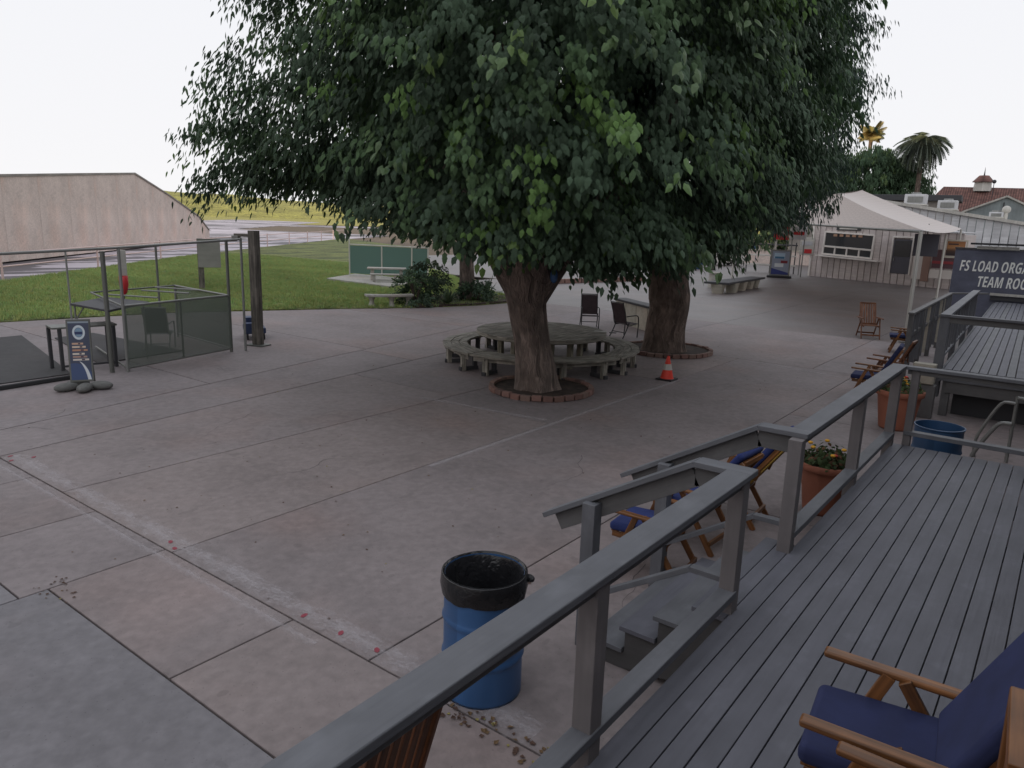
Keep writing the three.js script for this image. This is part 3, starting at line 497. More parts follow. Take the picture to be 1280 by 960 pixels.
// ---------------------------------------------------------------- drums, pots, chairs
function drum(name, label, x, z, h, r, mat, liner) {
  const t = thing(name, label, 'barrel', [x, 0, z]), P = [], rib = [.34, .66];
  for (let i = 0; i <= 44; i++) { const y = i / 44 * h; let q = r; for (const k of rib) q += .012 * Math.exp(-Math.pow((y / h - k) * 60, 2)); P.push(new THREE.Vector2(q, y)); }
  P.unshift(new THREE.Vector2(0, .004)); P.push(new THREE.Vector2(r + .012, h), new THREE.Vector2(r + .012, h + .014), new THREE.Vector2(r - .006, h + .014), new THREE.Vector2(r - .012, .03), new THREE.Vector2(0, .03));
  part(t, 'drum', new THREE.LatheGeometry(P, 56), mat);
  if (liner) {
    const n = 96, rows = [[r + .014, h - .125, .012], [r + .022, h - .06, .008], [r + .018, h + .02, .004], [r + .002, h + .03, .004], [r - .018, h - .03, .012], [r - .04, h - .12, .04], [r - .055, h - .22, .06], [r - .07, h - .34, .06], [r - .09, h - .44, .06], [.12, h - .5, .05], [.001, h - .5, 0]], Q = [], I = [];
    rows.forEach(([q, y, a], j) => { for (let i = 0; i <= n; i++) { const th = i / n * 6.28319, w = (fbm(i % n / n, j * .21, 13, 5, 4, 14) - .5) * 2 * a, s = j === 0 ? (fbm(i % n / n, .5, 10, 3, 3, 19) - .5) * .05 : w; Q.push(Math.cos(th) * (q + w), y + s, Math.sin(th) * (q + w)); if (i < n && j < rows.length - 1) { const k = j * (n + 1) + i; I.push(k, k + n + 1, k + 1, k + 1, k + n + 1, k + n + 2); } } });
    const g = new THREE.BufferGeometry(); g.setAttribute('position', new THREE.Float32BufferAttribute(Q, 3)); g.setAttribute('uv', new THREE.Float32BufferAttribute(Q.flatMap((v, k) => (k % 3 === 0 ? [Math.atan2(Q[k + 2], v) * .5, Q[k + 1] * 2.2] : [])), 2)); g.setIndex(I); g.computeVertexNormals(); const lm = m.liner.clone(); lm.side = THREE.DoubleSide; part(t, 'bin_liner', g, lm);
    const kn = new THREE.SphereGeometry(.035, 10, 8); kn.scale(1.2, .8, .8); part(t, 'liner_knot', kn, m.liner, [(r + .03) * .8, h - .03, -(r + .03) * .6]);
  }
  return t;
}
drum('trash_drum', 'blue metal trash drum with black bin liner near the foot of the stairs', -2.90, -3.62, .86, .275, m.drum, true);
drum('open_barrel', 'open blue barrel standing in the gap beyond the end of the near deck', -1.10, -10.42, .85, .275, m.drum2, false);
function pot(label, x, z, r, h, fl) {
  const t = thing('flower_pot', label, 'flower pot', [x, 0, z]);
  part(t, 'pot', new THREE.LatheGeometry([[0, 0.005], [r * .68, 0], [r * .72, .03], [r * .93, h * .86], [r * .94, h * .87], [r * 1.04, h * .875], [r * 1.05, h], [r * .94, h], [r * .9, h * .84], [0, h * .84]].map(([a, b]) => new THREE.Vector2(a, b)), 48), m.terra);
  part(t, 'soil', new THREE.CylinderGeometry(r * .9, r * .9, .03, 30), m.soil, [0, h * .86, 0]);
  const lg = leafGeo(.075, .05), n = 420, im = new THREE.InstancedMesh(lg, m.leaf, n), col = new THREE.Color(); im.name = 'plant'; im.userData = { kind: 'stuff' };
  for (let i = 0; i < n; i++) { const a = rr(0, 6.28), d = Math.sqrt(rnd()) * r * .95, y = h * .9 + (.16 - .1 * d / r) * rnd() * 1.3 + (i % 9 === 0 ? .08 : 0); leafMatrix(V(Math.cos(a), 0, Math.sin(a)), V(Math.cos(a) * d, y + .05, Math.sin(a) * d), MX, .3, rr(.6, 1.2)); im.setMatrixAt(i, MX); const k = rr(.6, 1.5); col.setRGB(...(rnd() < .25 ? [.16 * k, .09 * k, .05 * k] : [.06 * k, .09 * k, .035 * k])); im.setColorAt(i, col); }
  t.add(im);
  const petal = new THREE.SphereGeometry(.03, 8, 6); petal.scale(1, .6, 1);
  for (let i = 0; i < fl; i++) { const a = rr(0, 6.28), d = rr(.1, .85) * r; part(t, 'flower', petal, i % 4 ? FLR[0] : FLR[1], [Math.cos(a) * d, h + rr(.1, .24), Math.sin(a) * d]); }
}
const FLR = [M(.65, .33, .03, .8), M(.5, .06, .04, .8)];
pot('terracotta flower pot with yellow and red flowers standing just past the stairs', -1.98, -8.75, .30, .60, 7);
pot('larger terracotta flower pot beyond the corner of the near deck', -2.08, -13.55, .36, .66, 7);

// folding wooden deck chair, front towards +z; reclining back
function steamer(label, cushion, under, group, wood = m.teak, steep = 0, arms = true) {
  const t = thing('folding_chair', label, 'chair', [0, 0, 0], 0, group), bz = -.62 + steep * .24, by = 1.02 + (arms ? steep * .05 : -.02), B = (s, o = 0) => [0, .40 + (by - .40) * s + o * .8, -.18 + (bz + .18) * s + o * .45];
  for (const s of [-1, 1]) {
    if (arms) part(t, 'armrest', bar([s * .285, .635, .33], [s * .285, .61, -.36], .065, .032, .012), wood);
    part(t, 'leg', bar([s * .265, arms ? .62 : .40, .06], [s * .265, 0, .30], .03, .055), wood); part(t, 'leg', bar([s * .25, arms ? .62 : .42, arms ? 0 : -.16], [s * .25, 0, -.40], .03, .055), wood);
    part(t, 'seat_rail', bar([s * .23, .385, .30], [s * .23, .365, -.24], .03, .05), wood);
    const a = B(-.05), b = B(1); part(t, 'back_rail', bar([s * .225, a[1], a[2]], [s * .225, b[1], b[2]], .032, .05, .008), wood);
    if (arms) part(t, 'strut', bar([s * .2, .78, bz * .64 - .05], [s * .25, .56, -.36], .022, .03), wood);
  }
  for (const z of [.28, -.36]) part(t, 'cross_bar', bar([-.25, .12, z * 1], [.25, .12, z * 1], .03, .045), wood);
  for (let i = 0; i < 6; i++) part(t, 'seat_slat', bar([-.235, .41 - .004 * i, .28 - i * .098], [.235, .41 - .004 * i, .28 - i * .098], .07, .018), wood);
  const bt = B(.98), bb = B(.04); part(t, 'back_head', bar([-.21, bt[1], bt[2]], [.21, bt[1], bt[2]], .05, .05), wood); part(t, 'back_foot', bar([-.21, bb[1], bb[2]], [.21, bb[1], bb[2]], .04, .04), wood);
  for (let i = 0; i < 6; i++) { const x = -.175 + i * .07, a = B(.05), b = B(.96); part(t, 'back_slat', bar([x, a[1], a[2]], [x, b[1], b[2]], .05, .018, .003, V(0, .6, .8)), wood); }
  if (cushion) {
    const c0 = new RoundedBoxGeometry(.52, .085, .54, 3, .035); part(t, 'seat_cushion', boxUV(c0), cushion, [0, .465, .06], [.03, 0, 0]);
    const a = B(.06, .075), b = B(1.04, .075), L = Math.hypot(b[1] - a[1], b[2] - a[2]); const c1 = new RoundedBoxGeometry(.52, .08, L, 3, .035); const bc = part(t, 'back_cushion', boxUV(c1), cushion, [0, (a[1] + b[1]) / 2, (a[2] + b[2]) / 2], [-Math.atan2(b[1] - a[1], -(b[2] - a[2])) + Math.PI, 0, 0]); bc.rotation.x = Math.atan2(b[1] - a[1], -(b[2] - a[2]));
    if (under) { const u = B(.55, -.045), k = new RoundedBoxGeometry(.47, .02, L * .8, 2, .008); part(t, 'back_lining', boxUV(k), under, [0, u[1], u[2]], [bc.rotation.x, 0, 0]); }
  }
  return t;
}
const W = -Math.PI / 2;
const ch1 = steamer('wooden folding chair with navy blue cushion on the near deck, bottom right corner', m.navy, null, undefined, m.teak, .5); ch1.position.set(-.30, DH, -3.06); ch1.rotation.y = W + .10;
const ch2 = steamer('bare wooden folding chair at the very bottom right, beside the navy cushioned chair', null, null, undefined, m.teak, 1.9); ch2.position.set(-.10, DH, -2.40); ch2.rotation.y = W + .05;
const ch3 = steamer('wooden folding chair with blue cushion seen under the stair handrail, nearest the stairs', m.blue, null, 'chairs in a row beside the deck'); ch3.position.set(-2.82, 0, -6.02); ch3.rotation.y = W + .08;
dup(ch3, [-2.86, 0, -6.96], W - .06, 'middle wooden folding chair of the row beyond the stairs, mostly behind the handrail', 'chairs in a row beside the deck');
const ch4 = steamer('wooden folding chair with blue cushion and yellow lining beside the first flower pot', m.blue, m.yellowFab, 'chairs in a row beside the deck'); ch4.position.set(-2.80, 0, -7.86); ch4.rotation.y = W + .04;
const ch5 = steamer('dark red slatted wooden chair on the ground below the near railing, bottom centre', null, null, undefined, m.teakRed, 1.1, false); ch5.position.set(-2.45, 0, -2.08); ch5.rotation.y = W;
const ch6 = steamer('brown wooden folding chair standing alone on the open concrete near the tent post', null, null, undefined, m.teakRed, .55); ch6.position.set(-4.95, 0, -24.95); ch6.rotation.y = .45;
dup(ch1, [-2.95, 0, -15.6], W + .1, 'wooden chair with navy cushion just past the larger flower pot', 'chairs along the farther deck');
dup(ch1, [-3.6, 0, -22.6], W + .2, 'navy cushioned folding chair beside the right tent post', 'chairs along the farther deck');
dup(ch6, [-2.95, 0, -17.0], W, 'bare reddish wooden chair between the farther deck and the larger flower pot', 'chairs along the farther deck');

// ---------------------------------------------------------------- round table, its benches, cone, chairs by the trees
{
  const C = [-9.72, -14.0], t = thing('round_table', 'large round weathered plank table between the two trees', 'table', [C[0], 0, C[1]]), R = 1.5;
  const n = 11, w = 2 * R / n; // planks cut to the circle
  for (let i = 0; i < n; i++) {
    const a = -R + i * w + .006, b = a + w - .012, pts = []; for (let k = 0; k <= 8; k++) { const x = a + (b - a) * k / 8; pts.push([x, -Math.sqrt(Math.max(0, R * R - x * x))]); } for (let k = 8; k >= 0; k--) { const x = a + (b - a) * k / 8; pts.push([x, Math.sqrt(Math.max(0, R * R - x * x))]); }
    const g = slabGeo(pts, .75, .045, .005); boxUV(g); part(t, 'plank', g, i % 2 ? m.weather : m.weather2, [0, rr(-.002, .002), 0]);
  }
  part(t, 'rim', (() => { const P = []; for (let i = 0; i <= 60; i++) P.push([Math.cos(i / 60 * 6.28319) * (R - .03), .68, Math.sin(i / 60 * 6.28319) * (R - .03)]); return tube(P, .03, 90, 6); })(), m.weather2);
  for (let k = 0; k < 6; k++) { const a = k * Math.PI / 3 + .2; part(t, 'leg', bar([Math.cos(a) * .95, 0, Math.sin(a) * .95], [Math.cos(a) * .95, .7, Math.sin(a) * .95], .11, .11), m.postPale); }
  part(t, 'brace', merge([0, 1, 2].map((k) => { const a = k * Math.PI / 3 + .2; return bar([Math.cos(a) * .95, .64 - k * .001, Math.sin(a) * .95], [-Math.cos(a) * .95, .64 - k * .001, -Math.sin(a) * .95], .05, .1); })), m.weather2);
  const cup = thing('paper_scraps', 'small white paper scrap lying on the round table', 'paper', [C[0] + 1.05, .753, C[1] - .9], .4); part(cup, 'sheet', box(.3, .004, .2, 0), m.white); part(cup, 'sheet', box(.16, .012, .1, .002), m.dark, [.3, .004, .1]);
  // curved benches: eight straight sections round the table
  const group = 'curved bench sections round the table', Ri = 1.72, Ro = 2.28, h = .44;
  let first; const N = 8, off = 0.18;
  const where = ['at the left end facing the pen', 'in front of the left side', 'in front, behind the nearest trunk', 'in front on the right side', 'at the right end by the second tree', 'behind on the right near the red chair', 'behind the table centre', 'behind on the left'];
  for (let k = 0; k < N; k++) {
    const a = Math.PI * .78 - k * Math.PI * 2 / N + off; // looked at from above
    if (!first) {
      first = thing('bench_section', '', 'bench', [0, 0, 0], 0, group); const da = Math.PI / N - .012;
      const ring = (r0, r1) => [[r0 * Math.sin(-da), r0 * Math.cos(da)], [r1 * Math.sin(-da), r1 * Math.cos(da)], [r1 * Math.sin(-da * .34), r1 * 1.0 * Math.cos(da * .34)], [r1 * Math.sin(da * .34), r1 * Math.cos(da * .34)], [r1 * Math.sin(da), r1 * Math.cos(da)], [r0 * Math.sin(da), r0 * Math.cos(da)], [r0 * Math.sin(da * .34), r0 * Math.cos(da * .34)], [r0 * Math.sin(-da * .34), r0 * Math.cos(da * .34)]];
      for (const [q, [r0, r1]] of [[Ri, Ri + .18], [Ri + .195, Ri + .365], [Ri + .38, Ro]].entries()) { const poly = ring(r0, r1); const p2 = [poly[0], poly[7], poly[6], poly[5], poly[4], poly[3], poly[2], poly[1]]; part(first, 'plank', boxUV(slabGeo(p2, h, .045, .005)), q % 2 ? m.weather : m.weather2); }
      for (const s of [-.6, .6]) { const ca = s * da, X = (r) => [Math.sin(ca) * r, Math.cos(ca) * r], u = X(Ri + .05), v = X(Ro - .05), w2 = X(Ro - .14);
        part(first, 'leg', bar([w2[0], .0, w2[1]], [w2[0], h - .05, w2[1]], .10, .12), m.weather2); part(first, 'leg', bar([X(Ri + .12)[0], 0, X(Ri + .12)[1]], [X(Ri + .12)[0], h - .05, X(Ri + .12)[1]], .09, .09), m.dark);
        part(first, 'support', bar([u[0], h - .085, u[1]], [v[0], h - .085, v[1]], .05, .07), m.weather2); part(first, 'foot', bar([u[0], .04, u[1]], [v[0], .04, v[1]], .09, .08), m.dark); }
      const e = Ro - .1; part(first, 'apron_board', bar([Math.sin(-da * .92) * Ro * .985, h - .1, Math.cos(da * .92) * Ro * .97], [Math.sin(da * .92) * Ro * .985, h - .1, Math.cos(da * .92) * Ro * .97], .035, .10), m.weather);
    }
    const label = 'weathered curved bench section ' + where[k] + ' of the round table';
    if (k === 0) { first.position.set(C[0], 0, C[1]); first.rotation.y = a + Math.PI; first.userData.label = label; } else dup(first, [C[0], 0, C[1]], a + Math.PI, label, group);
  }
}
{
  const t = thing('traffic_cone', 'small orange red traffic cone with white collar on the concrete', 'traffic cone', [-6.66, 0, -14.35]);
  part(t, 'base', box(.36, .035, .36, .012), m.black, [0, .018, 0]); part(t, 'cone', new THREE.LatheGeometry([[.15, .03], [.135, .05], [.028, .5], [.02, .51], [0, .51]].map(([a, b]) => new THREE.Vector2(a, b)), 32), m.cone);
  part(t, 'collar', new THREE.LatheGeometry([[.098, .225], [.103, .22], [.071, .345], [.068, .345]].map(([a, b]) => new THREE.Vector2(a, b)), 32), m.white);
}
function sling(label, group, fab = m.darkFab, fr = m.black) { // metal patio chair with stretched fabric, front +z
  const t = thing('sling_chair', label, 'chair', [0, 0, 0], 0, group);
  for (const s of [-1, 1]) { part(t, 'leg', tube([[s * .27, 0, .24], [s * .27, .40, .26], [s * .27, .62, .22], [s * .27, .64, 0], [s * .27, .63, -.22]], .016), fr); part(t, 'leg', tube([[s * .26, .45, -.1], [s * .265, .2, -.22], [s * .27, 0, -.34]], .016), fr); part(t, 'back_tube', tube([[s * .25, .40, .24], [s * .25, .38, -.16], [s * .25, .72, -.27], [s * .25, 1.02, -.38]], .015), fr); }
  part(t, 'cross_tube', merge([rod([-.25, 1.02, -.38], [.25, 1.02, -.38], .014), rod([-.27, .16, -.24], [.27, .16, -.24], .012), rod([-.25, .40, .24], [.25, .40, .24], .014)]), fr);
  part(t, 'seat', bar([0, .40, .24], [0, .385, -.15], .49, .012, .003), fab); part(t, 'backrest', bar([0, .41, -.17], [0, 1.0, -.373], .49, .012, .003, V(0, 0, 1)), fab);
  return t;
}
const sc1 = sling('dark red sling chair beside the second tree trunk, seen from behind', 'sling chairs by the round table'); sc1.position.set(-10.3, 0, -19.1); sc1.rotation.y = 2.85;
dup(sc1, [-12.0, 0, -19.9], 2.5, 'dark red sling chair farther left, its lower half hidden by the round table', 'sling chairs by the round table');
{
  const t = thing('seat_wall', 'low cream block wall with dark coping behind the sling chairs', 'low wall', [-10.9, 0, -21.2], -.62);
  for (let i = 0; i < 4; i++) part(t, 'block', box(.74, .72, .34, .012), m.cream, [-1.14 + i * .76, .36, 0]); part(t, 'coping', box(3.2, .07, .46, .012), m.dark, [0, .756, 0]);
}
// ---------------------------------------------------------------- practice pen on the left
{
  const P = [-15, 0, -7], t = thing('mesh_pen', 'practice pen of galvanised pipe with dark green mesh screens and tall poles', 'pen', P), G = m.galv, S = m.steel;
  const a = [-14.85, -6.95], b = [-15.5, -9.66], c = [-18.3, -9.9], d = [-17.7, -7.6], H = 1.32, Y = 2.47, at = ([x, z], y) => [x, y, z];
  const post = (p, h, r = .026, mm = G) => wpart(t, 'pole', rod(at(p, 0), at(p, h), r), mm), rail = (p, q, y, r = .02, mm = G) => wpart(t, 'rail', rod(at(p, y), at(q, y), r), mm);
  post(a, Y, .03); post([-15.02, -6.72], 2.38, .045, m.steel); post(b, Y + .12, .035, S); post([-15.42, -9.98], Y + .15, .028); post(c, H, .025); post([-19.9, -10.3], 2.3, .03, S); post([-21.3, -8.6], 2.05, .025); post([-14.62, -3.9], 2.3, .026);
  wpart(t, 'top_rail', rod([-14.3, 2.28, -2.0], [-14.85, Y - .02, -6.95], .026), G); wpart(t, 'top_rail', rod([-14.85, Y - .02, -6.95], [-15.42, Y + .12, -9.98], .026), G); wpart(t, 'top_rail', rod([-15.45, Y + .1, -9.9], [-19.9, 2.28, -10.3], .02), G);
  rail(a, b, H, .024); rail(a, b, .08, .022); rail(b, c, H); rail(b, c, .08); rail(c, d, H, .02, S); rail(d, a, H, .02, S); rail(d, a, .08, .02, S);
  const mid = [(a[0] + b[0]) / 2, (a[1] + b[1]) / 2]; wpart(t, 'pole', rod(at(mid, .08), at(mid, H), .02), S);
  const scr = (p, q) => { const n = V(-(q[1] - p[1]), 0, q[0] - p[0]).normalize(); const o = .03; return wpart(t, 'screen', bar([p[0] + n.x * o, .70, p[1] + n.z * o], [q[0] + n.x * o, .70, q[1] + n.z * o], .004, 1.2, 0), m.screen); };
  scr(a, mid); scr(mid, b); scr(b, c);
  for (const p of [[-15.9, -8.2], [-16.9, -9.8], [-16.4, -9.2]]) wpart(t, 'frame_bar', rod([p[0], H, p[1]], [p[0] - 1.2, H, p[1] + .5], .018), G);
  const k = thing('dark_canopy', 'low dark flat cover on thin legs beside the mesh pen', 'cover', [-16.0, 0, -7.2]);
  wpart(k, 'cover', slabGeo([[-16.47, -6.65], [-14.95, -6.72], [-15.9, -8.0], [-17.3, -7.75]].reverse(), 1.25, .04, .004), m.dark); for (const p of [[-16.4, -6.7], [-17.2, -7.7], [-15.95, -7.9]]) wpart(k, 'leg', rod([p[0], 0, p[1]], [p[0], 1.22, p[1]], .018), m.galv);
  wpart(k, 'brace', rod([-16.4, .9, -6.7], [-16.1, 1.2, -6.75], .014), m.galv);
  const q = thing('counter_table', 'narrow dark framed counter table behind the banner sign', 'table', [-15.9, 0, -6.6]);
  wpart(q, 'top', bar([-15.95, .87, -6.0], [-15.75, .87, -7.15], .5, .035), m.steel); for (const p of [[-15.72, -6.1], [-16.1, -6.05], [-15.55, -7.05], [-15.95, -7.1]]) wpart(q, 'leg', bar([p[0], 0, p[1]], [p[0], .85, p[1]], .06, .06), m.dark);
  wpart(q, 'rail', bar([-15.72, .1, -6.1], [-15.55, .1, -7.05], .04, .04), m.dark);
  const f = thing('rubber_mat', 'dark grey rubber floor mat left of the banner sign', 'mat', [-18, .02, -5.4]); wpart(f, 'mat', slabGeo([[-20.6, -3.2], [-15.2, -2.8], [-15.35, -6.1], [-20.8, -7.2]].reverse(), .022, .018, .004), m.mat);
  const f2 = thing('rubber_mat', 'second dark rubber mat lying under the cover beside the pen', 'mat', [-18, .02, -8]); wpart(f2, 'mat', slabGeo([[-16.0, -6.9], [-19.9, -7.6], [-20.1, -8.6], [-16.3, -8.9]], .026, .018, .004), m.mat);
  const e = thing('floor_curb', 'dark rubber edging strip along the front of the mats', 'edging', [-14.8, 0, -5]); wpart(e, 'strip', bar([-14.6, .04, -2.6], [-14.95, .04, -6.2], .08, .08, .02), m.rubber);
}
const sc3 = sling('dark metal chair inside the mesh pen, seen through the green screen', undefined, m.dark, m.galv); sc3.position.set(-16.9, 0, -8.7); sc3.rotation.y = -2.3;
{
  const t = thing('marker_pole', 'thin pole carrying a white and red wind blade marker beside the pen', 'marker', [-18, 0, -8.47]);
  part(t, 'pole', rod([0, 0, 0], [0, 2.25, 0], .02), m.steel); part(t, 'white_blade', box(.04, .60, .19, .012), m.white, [.04, 1.94, 0]); part(t, 'red_blade', new THREE.LatheGeometry([[.001, -.30], [.06, -.22], [.1, -.05], [.1, .17], [.001, .17]].map(([a, b]) => new THREE.Vector2(a, b)), 20), m.redPaint, [.04, 1.47, 0]);
}
{ // feather-light A-frame banner
  const cv = document.createElement('canvas'); cv.width = 256; cv.height = 640; const x = cv.getContext('2d');
  x.fillStyle = '#474d60'; x.fillRect(0, 0, 256, 640); x.fillStyle = '#8f9aa6'; x.fillRect(0, 0, 256, 18); x.strokeStyle = '#c9d2d8'; x.lineWidth = 26; x.beginPath(); x.arc(128, 120, 66, 0, 7); x.stroke(); x.fillStyle = '#7d97ad'; x.beginPath(); x.arc(128, 120, 50, 0, 7); x.fill(); x.fillStyle = '#2f3a60'; x.fillRect(78, 112, 96, 30);
  for (const [y, c, w] of [[232, '#c9a58d', 140], [268, '#d8c3ae', 170], [304, '#b98a70', 190], [344, '#d9cdbf', 150], [376, '#a98c80', 180], [408, '#d2c9c0', 200]]) { x.fillStyle = c; x.fillRect(34, y, w, 20); x.fillStyle = '#49384a'; x.fillRect(34 + w * .55, y + 3, w * .2, 14); }
  x.fillStyle = '#45557a'; x.beginPath(); x.moveTo(0, 460); x.quadraticCurveTo(130, 430, 256, 560); x.lineTo(256, 640); x.lineTo(0, 640); x.fill(); x.fillStyle = '#d5d9dd'; x.beginPath(); x.moveTo(110, 436); x.quadraticCurveTo(210, 470, 250, 640); x.lineTo(205, 640); x.quadraticCurveTo(180, 500, 110, 436); x.fill();
  const tx = new THREE.CanvasTexture(cv); tx.colorSpace = THREE.SRGBColorSpace; const mm = M(1, 1, 1, .6, { map: tx });
  const t = thing('banner_sign', 'narrow blue upright banner sign with orange lettering held by sandbags', 'banner', [-13.95, 0, -5.72], 1.05);
  part(t, 'frame', box(.38, 1.12, .03, .012), m.steel, [0, .70, 0], [-.1, 0, 0]); part(t, 'print', new THREE.PlaneGeometry(.32, 1.04), mm, [0, .70, .018], [-.1, 0, 0]); part(t, 'prop', bar([0, 1.2, -.06], [0, .05, -.42], .3, .025), m.steel);
  for (const [a, b, r] of [[-.25, .12, .5], [.3, .1, -.3], [.05, .25, 1.4], [-.1, -.12, .2]]) { const g = new THREE.SphereGeometry(.165, 18, 12), p = g.attributes.position; for (let i = 0; i < p.count; i++) { const k = 1 + .2 * (fbm((p.getX(i) + 1) / 2, (p.getZ(i) + p.getY(i) + 1) / 2, 6, 6, 3, 9) - .5); p.setXYZ(i, p.getX(i) * 1.25 * k, Math.max(-.07, p.getY(i) * .5 * k), p.getZ(i) * .75 * k); } g.computeVertexNormals(); part(t, 'sandbag', g, m.sand, [a, .072, b], [0, r, 0]); }
}
{
  const t = thing('notice_board', 'blank grey notice board on a thick wooden post out on the lawn', 'sign', [-28.5, 0, -16.9], 1.0);
  part(t, 'post', box(.22, 2.1, .22, .012), m.pole, [-.28, 1.05, -.08]); part(t, 'board', box(.86, 1.12, .04, .008), M(.36, .36, .35, .7, { map: TX.metal }), [.06, 1.5, .07]); part(t, 'frame', box(.9, .04, .05, .006), m.steel, [.06, 2.08, .07]);
}
{
  const t = thing('light_pole', 'thick dark square post with short arm standing right of the pen', 'post', [-15.86, 0, -10.62], .3);
  part(t, 'post', box(.20, 2.78, .20, .012), m.pole, [0, 1.39, 0]); part(t, 'base_plate', box(.5, .03, .36, .006), m.steel, [0, .016, 0]); part(t, 'arm', box(.5, .07, .1, .006), m.pole, [-.3, 2.66, 0]); part(t, 'lamp', box(.2, .1, .12, .02), m.galv, [-.52, 2.6, 0]);
}
{
  const t = thing('dolly_cart', 'low dark blue cart standing behind the light pole', 'cart', [-16.95, 0, -11.25], -.5);
  part(t, 'body', box(.9, .14, .5, .02), m.blueTrolley, [0, .24, 0]); part(t, 'bin', box(.36, .24, .4, .02), m.blueTrolley, [-.12, .42, 0]); part(t, 'bin', box(.2, .28, .36, .02), m.blueTrolley, [.36, .30, .1]);
  for (const x of [-.36, .36]) for (const z of [-.2, .2]) part(t, 'wheel', rod([x, .09, z - .02], [x, .09, z + .02], .09, 18), m.rubber);
}
const YUC = [[.06, .10, .045], [.09, .13, .06], [.045, .075, .035]].map(([r, g, b]) => M(r, g, b, .6, { side: THREE.DoubleSide }));
// ---------------------------------------------------------------- lawn side
function concreteBench(label, x, z, turn, L, bend) {
  const t = thing('garden_bench', label, 'bench', [x, 0, z], turn); const P = [], n = 10; for (let i = 0; i <= n; i++) { const u = (i / n - .5) * L; P.push([u, bend * (1 - Math.pow(u / L * 2, 2)) + .2]); } for (let i = n; i >= 0; i--) { const u = (i / n - .5) * L; P.push([u, bend * (1 - Math.pow(u / L * 2, 2)) - .2]); }
  part(t, 'seat', slabGeo(P, .45, .07, .01), m.concPale); for (const u of [-.38, .02, .40]) part(t, 'leg', new THREE.LatheGeometry([[.13, 0], [.14, .04], [.085, .14], [.08, .24], [.14, .37], [.14, .385], [0, .385]].map(([a, b]) => new THREE.Vector2(a, b)), 14), m.concPale, [u * L, 0, bend * (1 - 4 * u * u)]);
}
concreteBench('curved pale concrete bench at the edge of the lawn', -19.95, -18.9, 1.05, 1.75, .2);
{
  const t = thing('lawn_pad', 'pale concrete pad set into the lawn under the green windscreen', 'pad', [-27.5, 0, -25.5]); wpart(t, 'pad', slabGeo([[-29.8, -24.0], [-24.9, -23.6], [-26.2, -27.6], [-31.4, -27.2]], .13, .13, .01), m.concPale);
  const w = thing('windscreen_fence', 'green fabric windscreen fence on thin white posts on the lawn', 'fence', [-29, 0, -27]); const A = [-31.0, -26.5], B = [-26.7, -28.0], f = (k) => [A[0] + (B[0] - A[0]) * k, A[1] + (B[1] - A[1]) * k];
  for (const k of [0, .42, .8, 1]) { const p = f(k); wpart(w, 'post', rod([p[0], 0, p[1]], [p[0], k ? 1.74 : 2.3, p[1]], .035), m.white); }
  for (const [k, l] of [[.01, .41], [.43, .79], [.81, .99]]) { const p = f(k), q = f(l); wpart(w, 'screen', bar([p[0], .94, p[1]], [q[0], .94, q[1]], .012, 1.46, 0), m.screen2); }
  wpart(w, 'top_rail', rod([A[0], 1.72, A[1]], [B[0], 1.72, B[1]], .03), m.white);
  const s = thing('stone_table', 'small pale concrete table in front of the green windscreen', 'table', [-27.3, .13, -25.7], .8); part(s, 'top', box(1.9, .08, .7, .02), m.concPale, [0, .58, 0]);
  for (const u of [-.7, .7]) part(s, 'leg', box(.16, .54, .5, .03), m.concPale, [u, .27, 0]);
  const b = thing('stone_bench', 'low pale concrete bench beside the small table on the lawn pad', 'bench', [-26.6, .13, -24.9], .8); part(b, 'seat', box(1.4, .07, .34, .02), m.concPale, [0, .36, 0]); for (const u of [-.5, .5]) part(b, 'leg', box(.12, .33, .28, .02), m.concPale, [u, .165, 0]);
}
{ // safety fence along the apron
  const t = thing('apron_fence', 'low reddish pipe fence between the lawn and the apron', 'fence', [-48, 0, -26]); const A = [-36.6, -12.2], K = [[-36.3, 2], A, [-47.7, -25.0], [-58.6, -37.9], [-72.1, -55.4], [-84.3, -71.1]];
  for (let i = 0; i + 1 < K.length; i++) { const [a, b] = [K[i], K[i + 1]], L = Math.hypot(b[0] - a[0], b[1] - a[1]), n = Math.max(1, Math.round(L / 7)); for (let k = 0; k < n; k++) { const x = a[0] + (b[0] - a[0]) * k / n, z = a[1] + (b[1] - a[1]) * k / n; wpart(t, 'post', rod([x, 0, z], [x, 1.25, z], .05), m.redRail); } for (const y of [.6, 1.15]) wpart(t, 'rail', rod([a[0], y, a[1]], [b[0], y, b[1]], .035), m.redRail); }
}
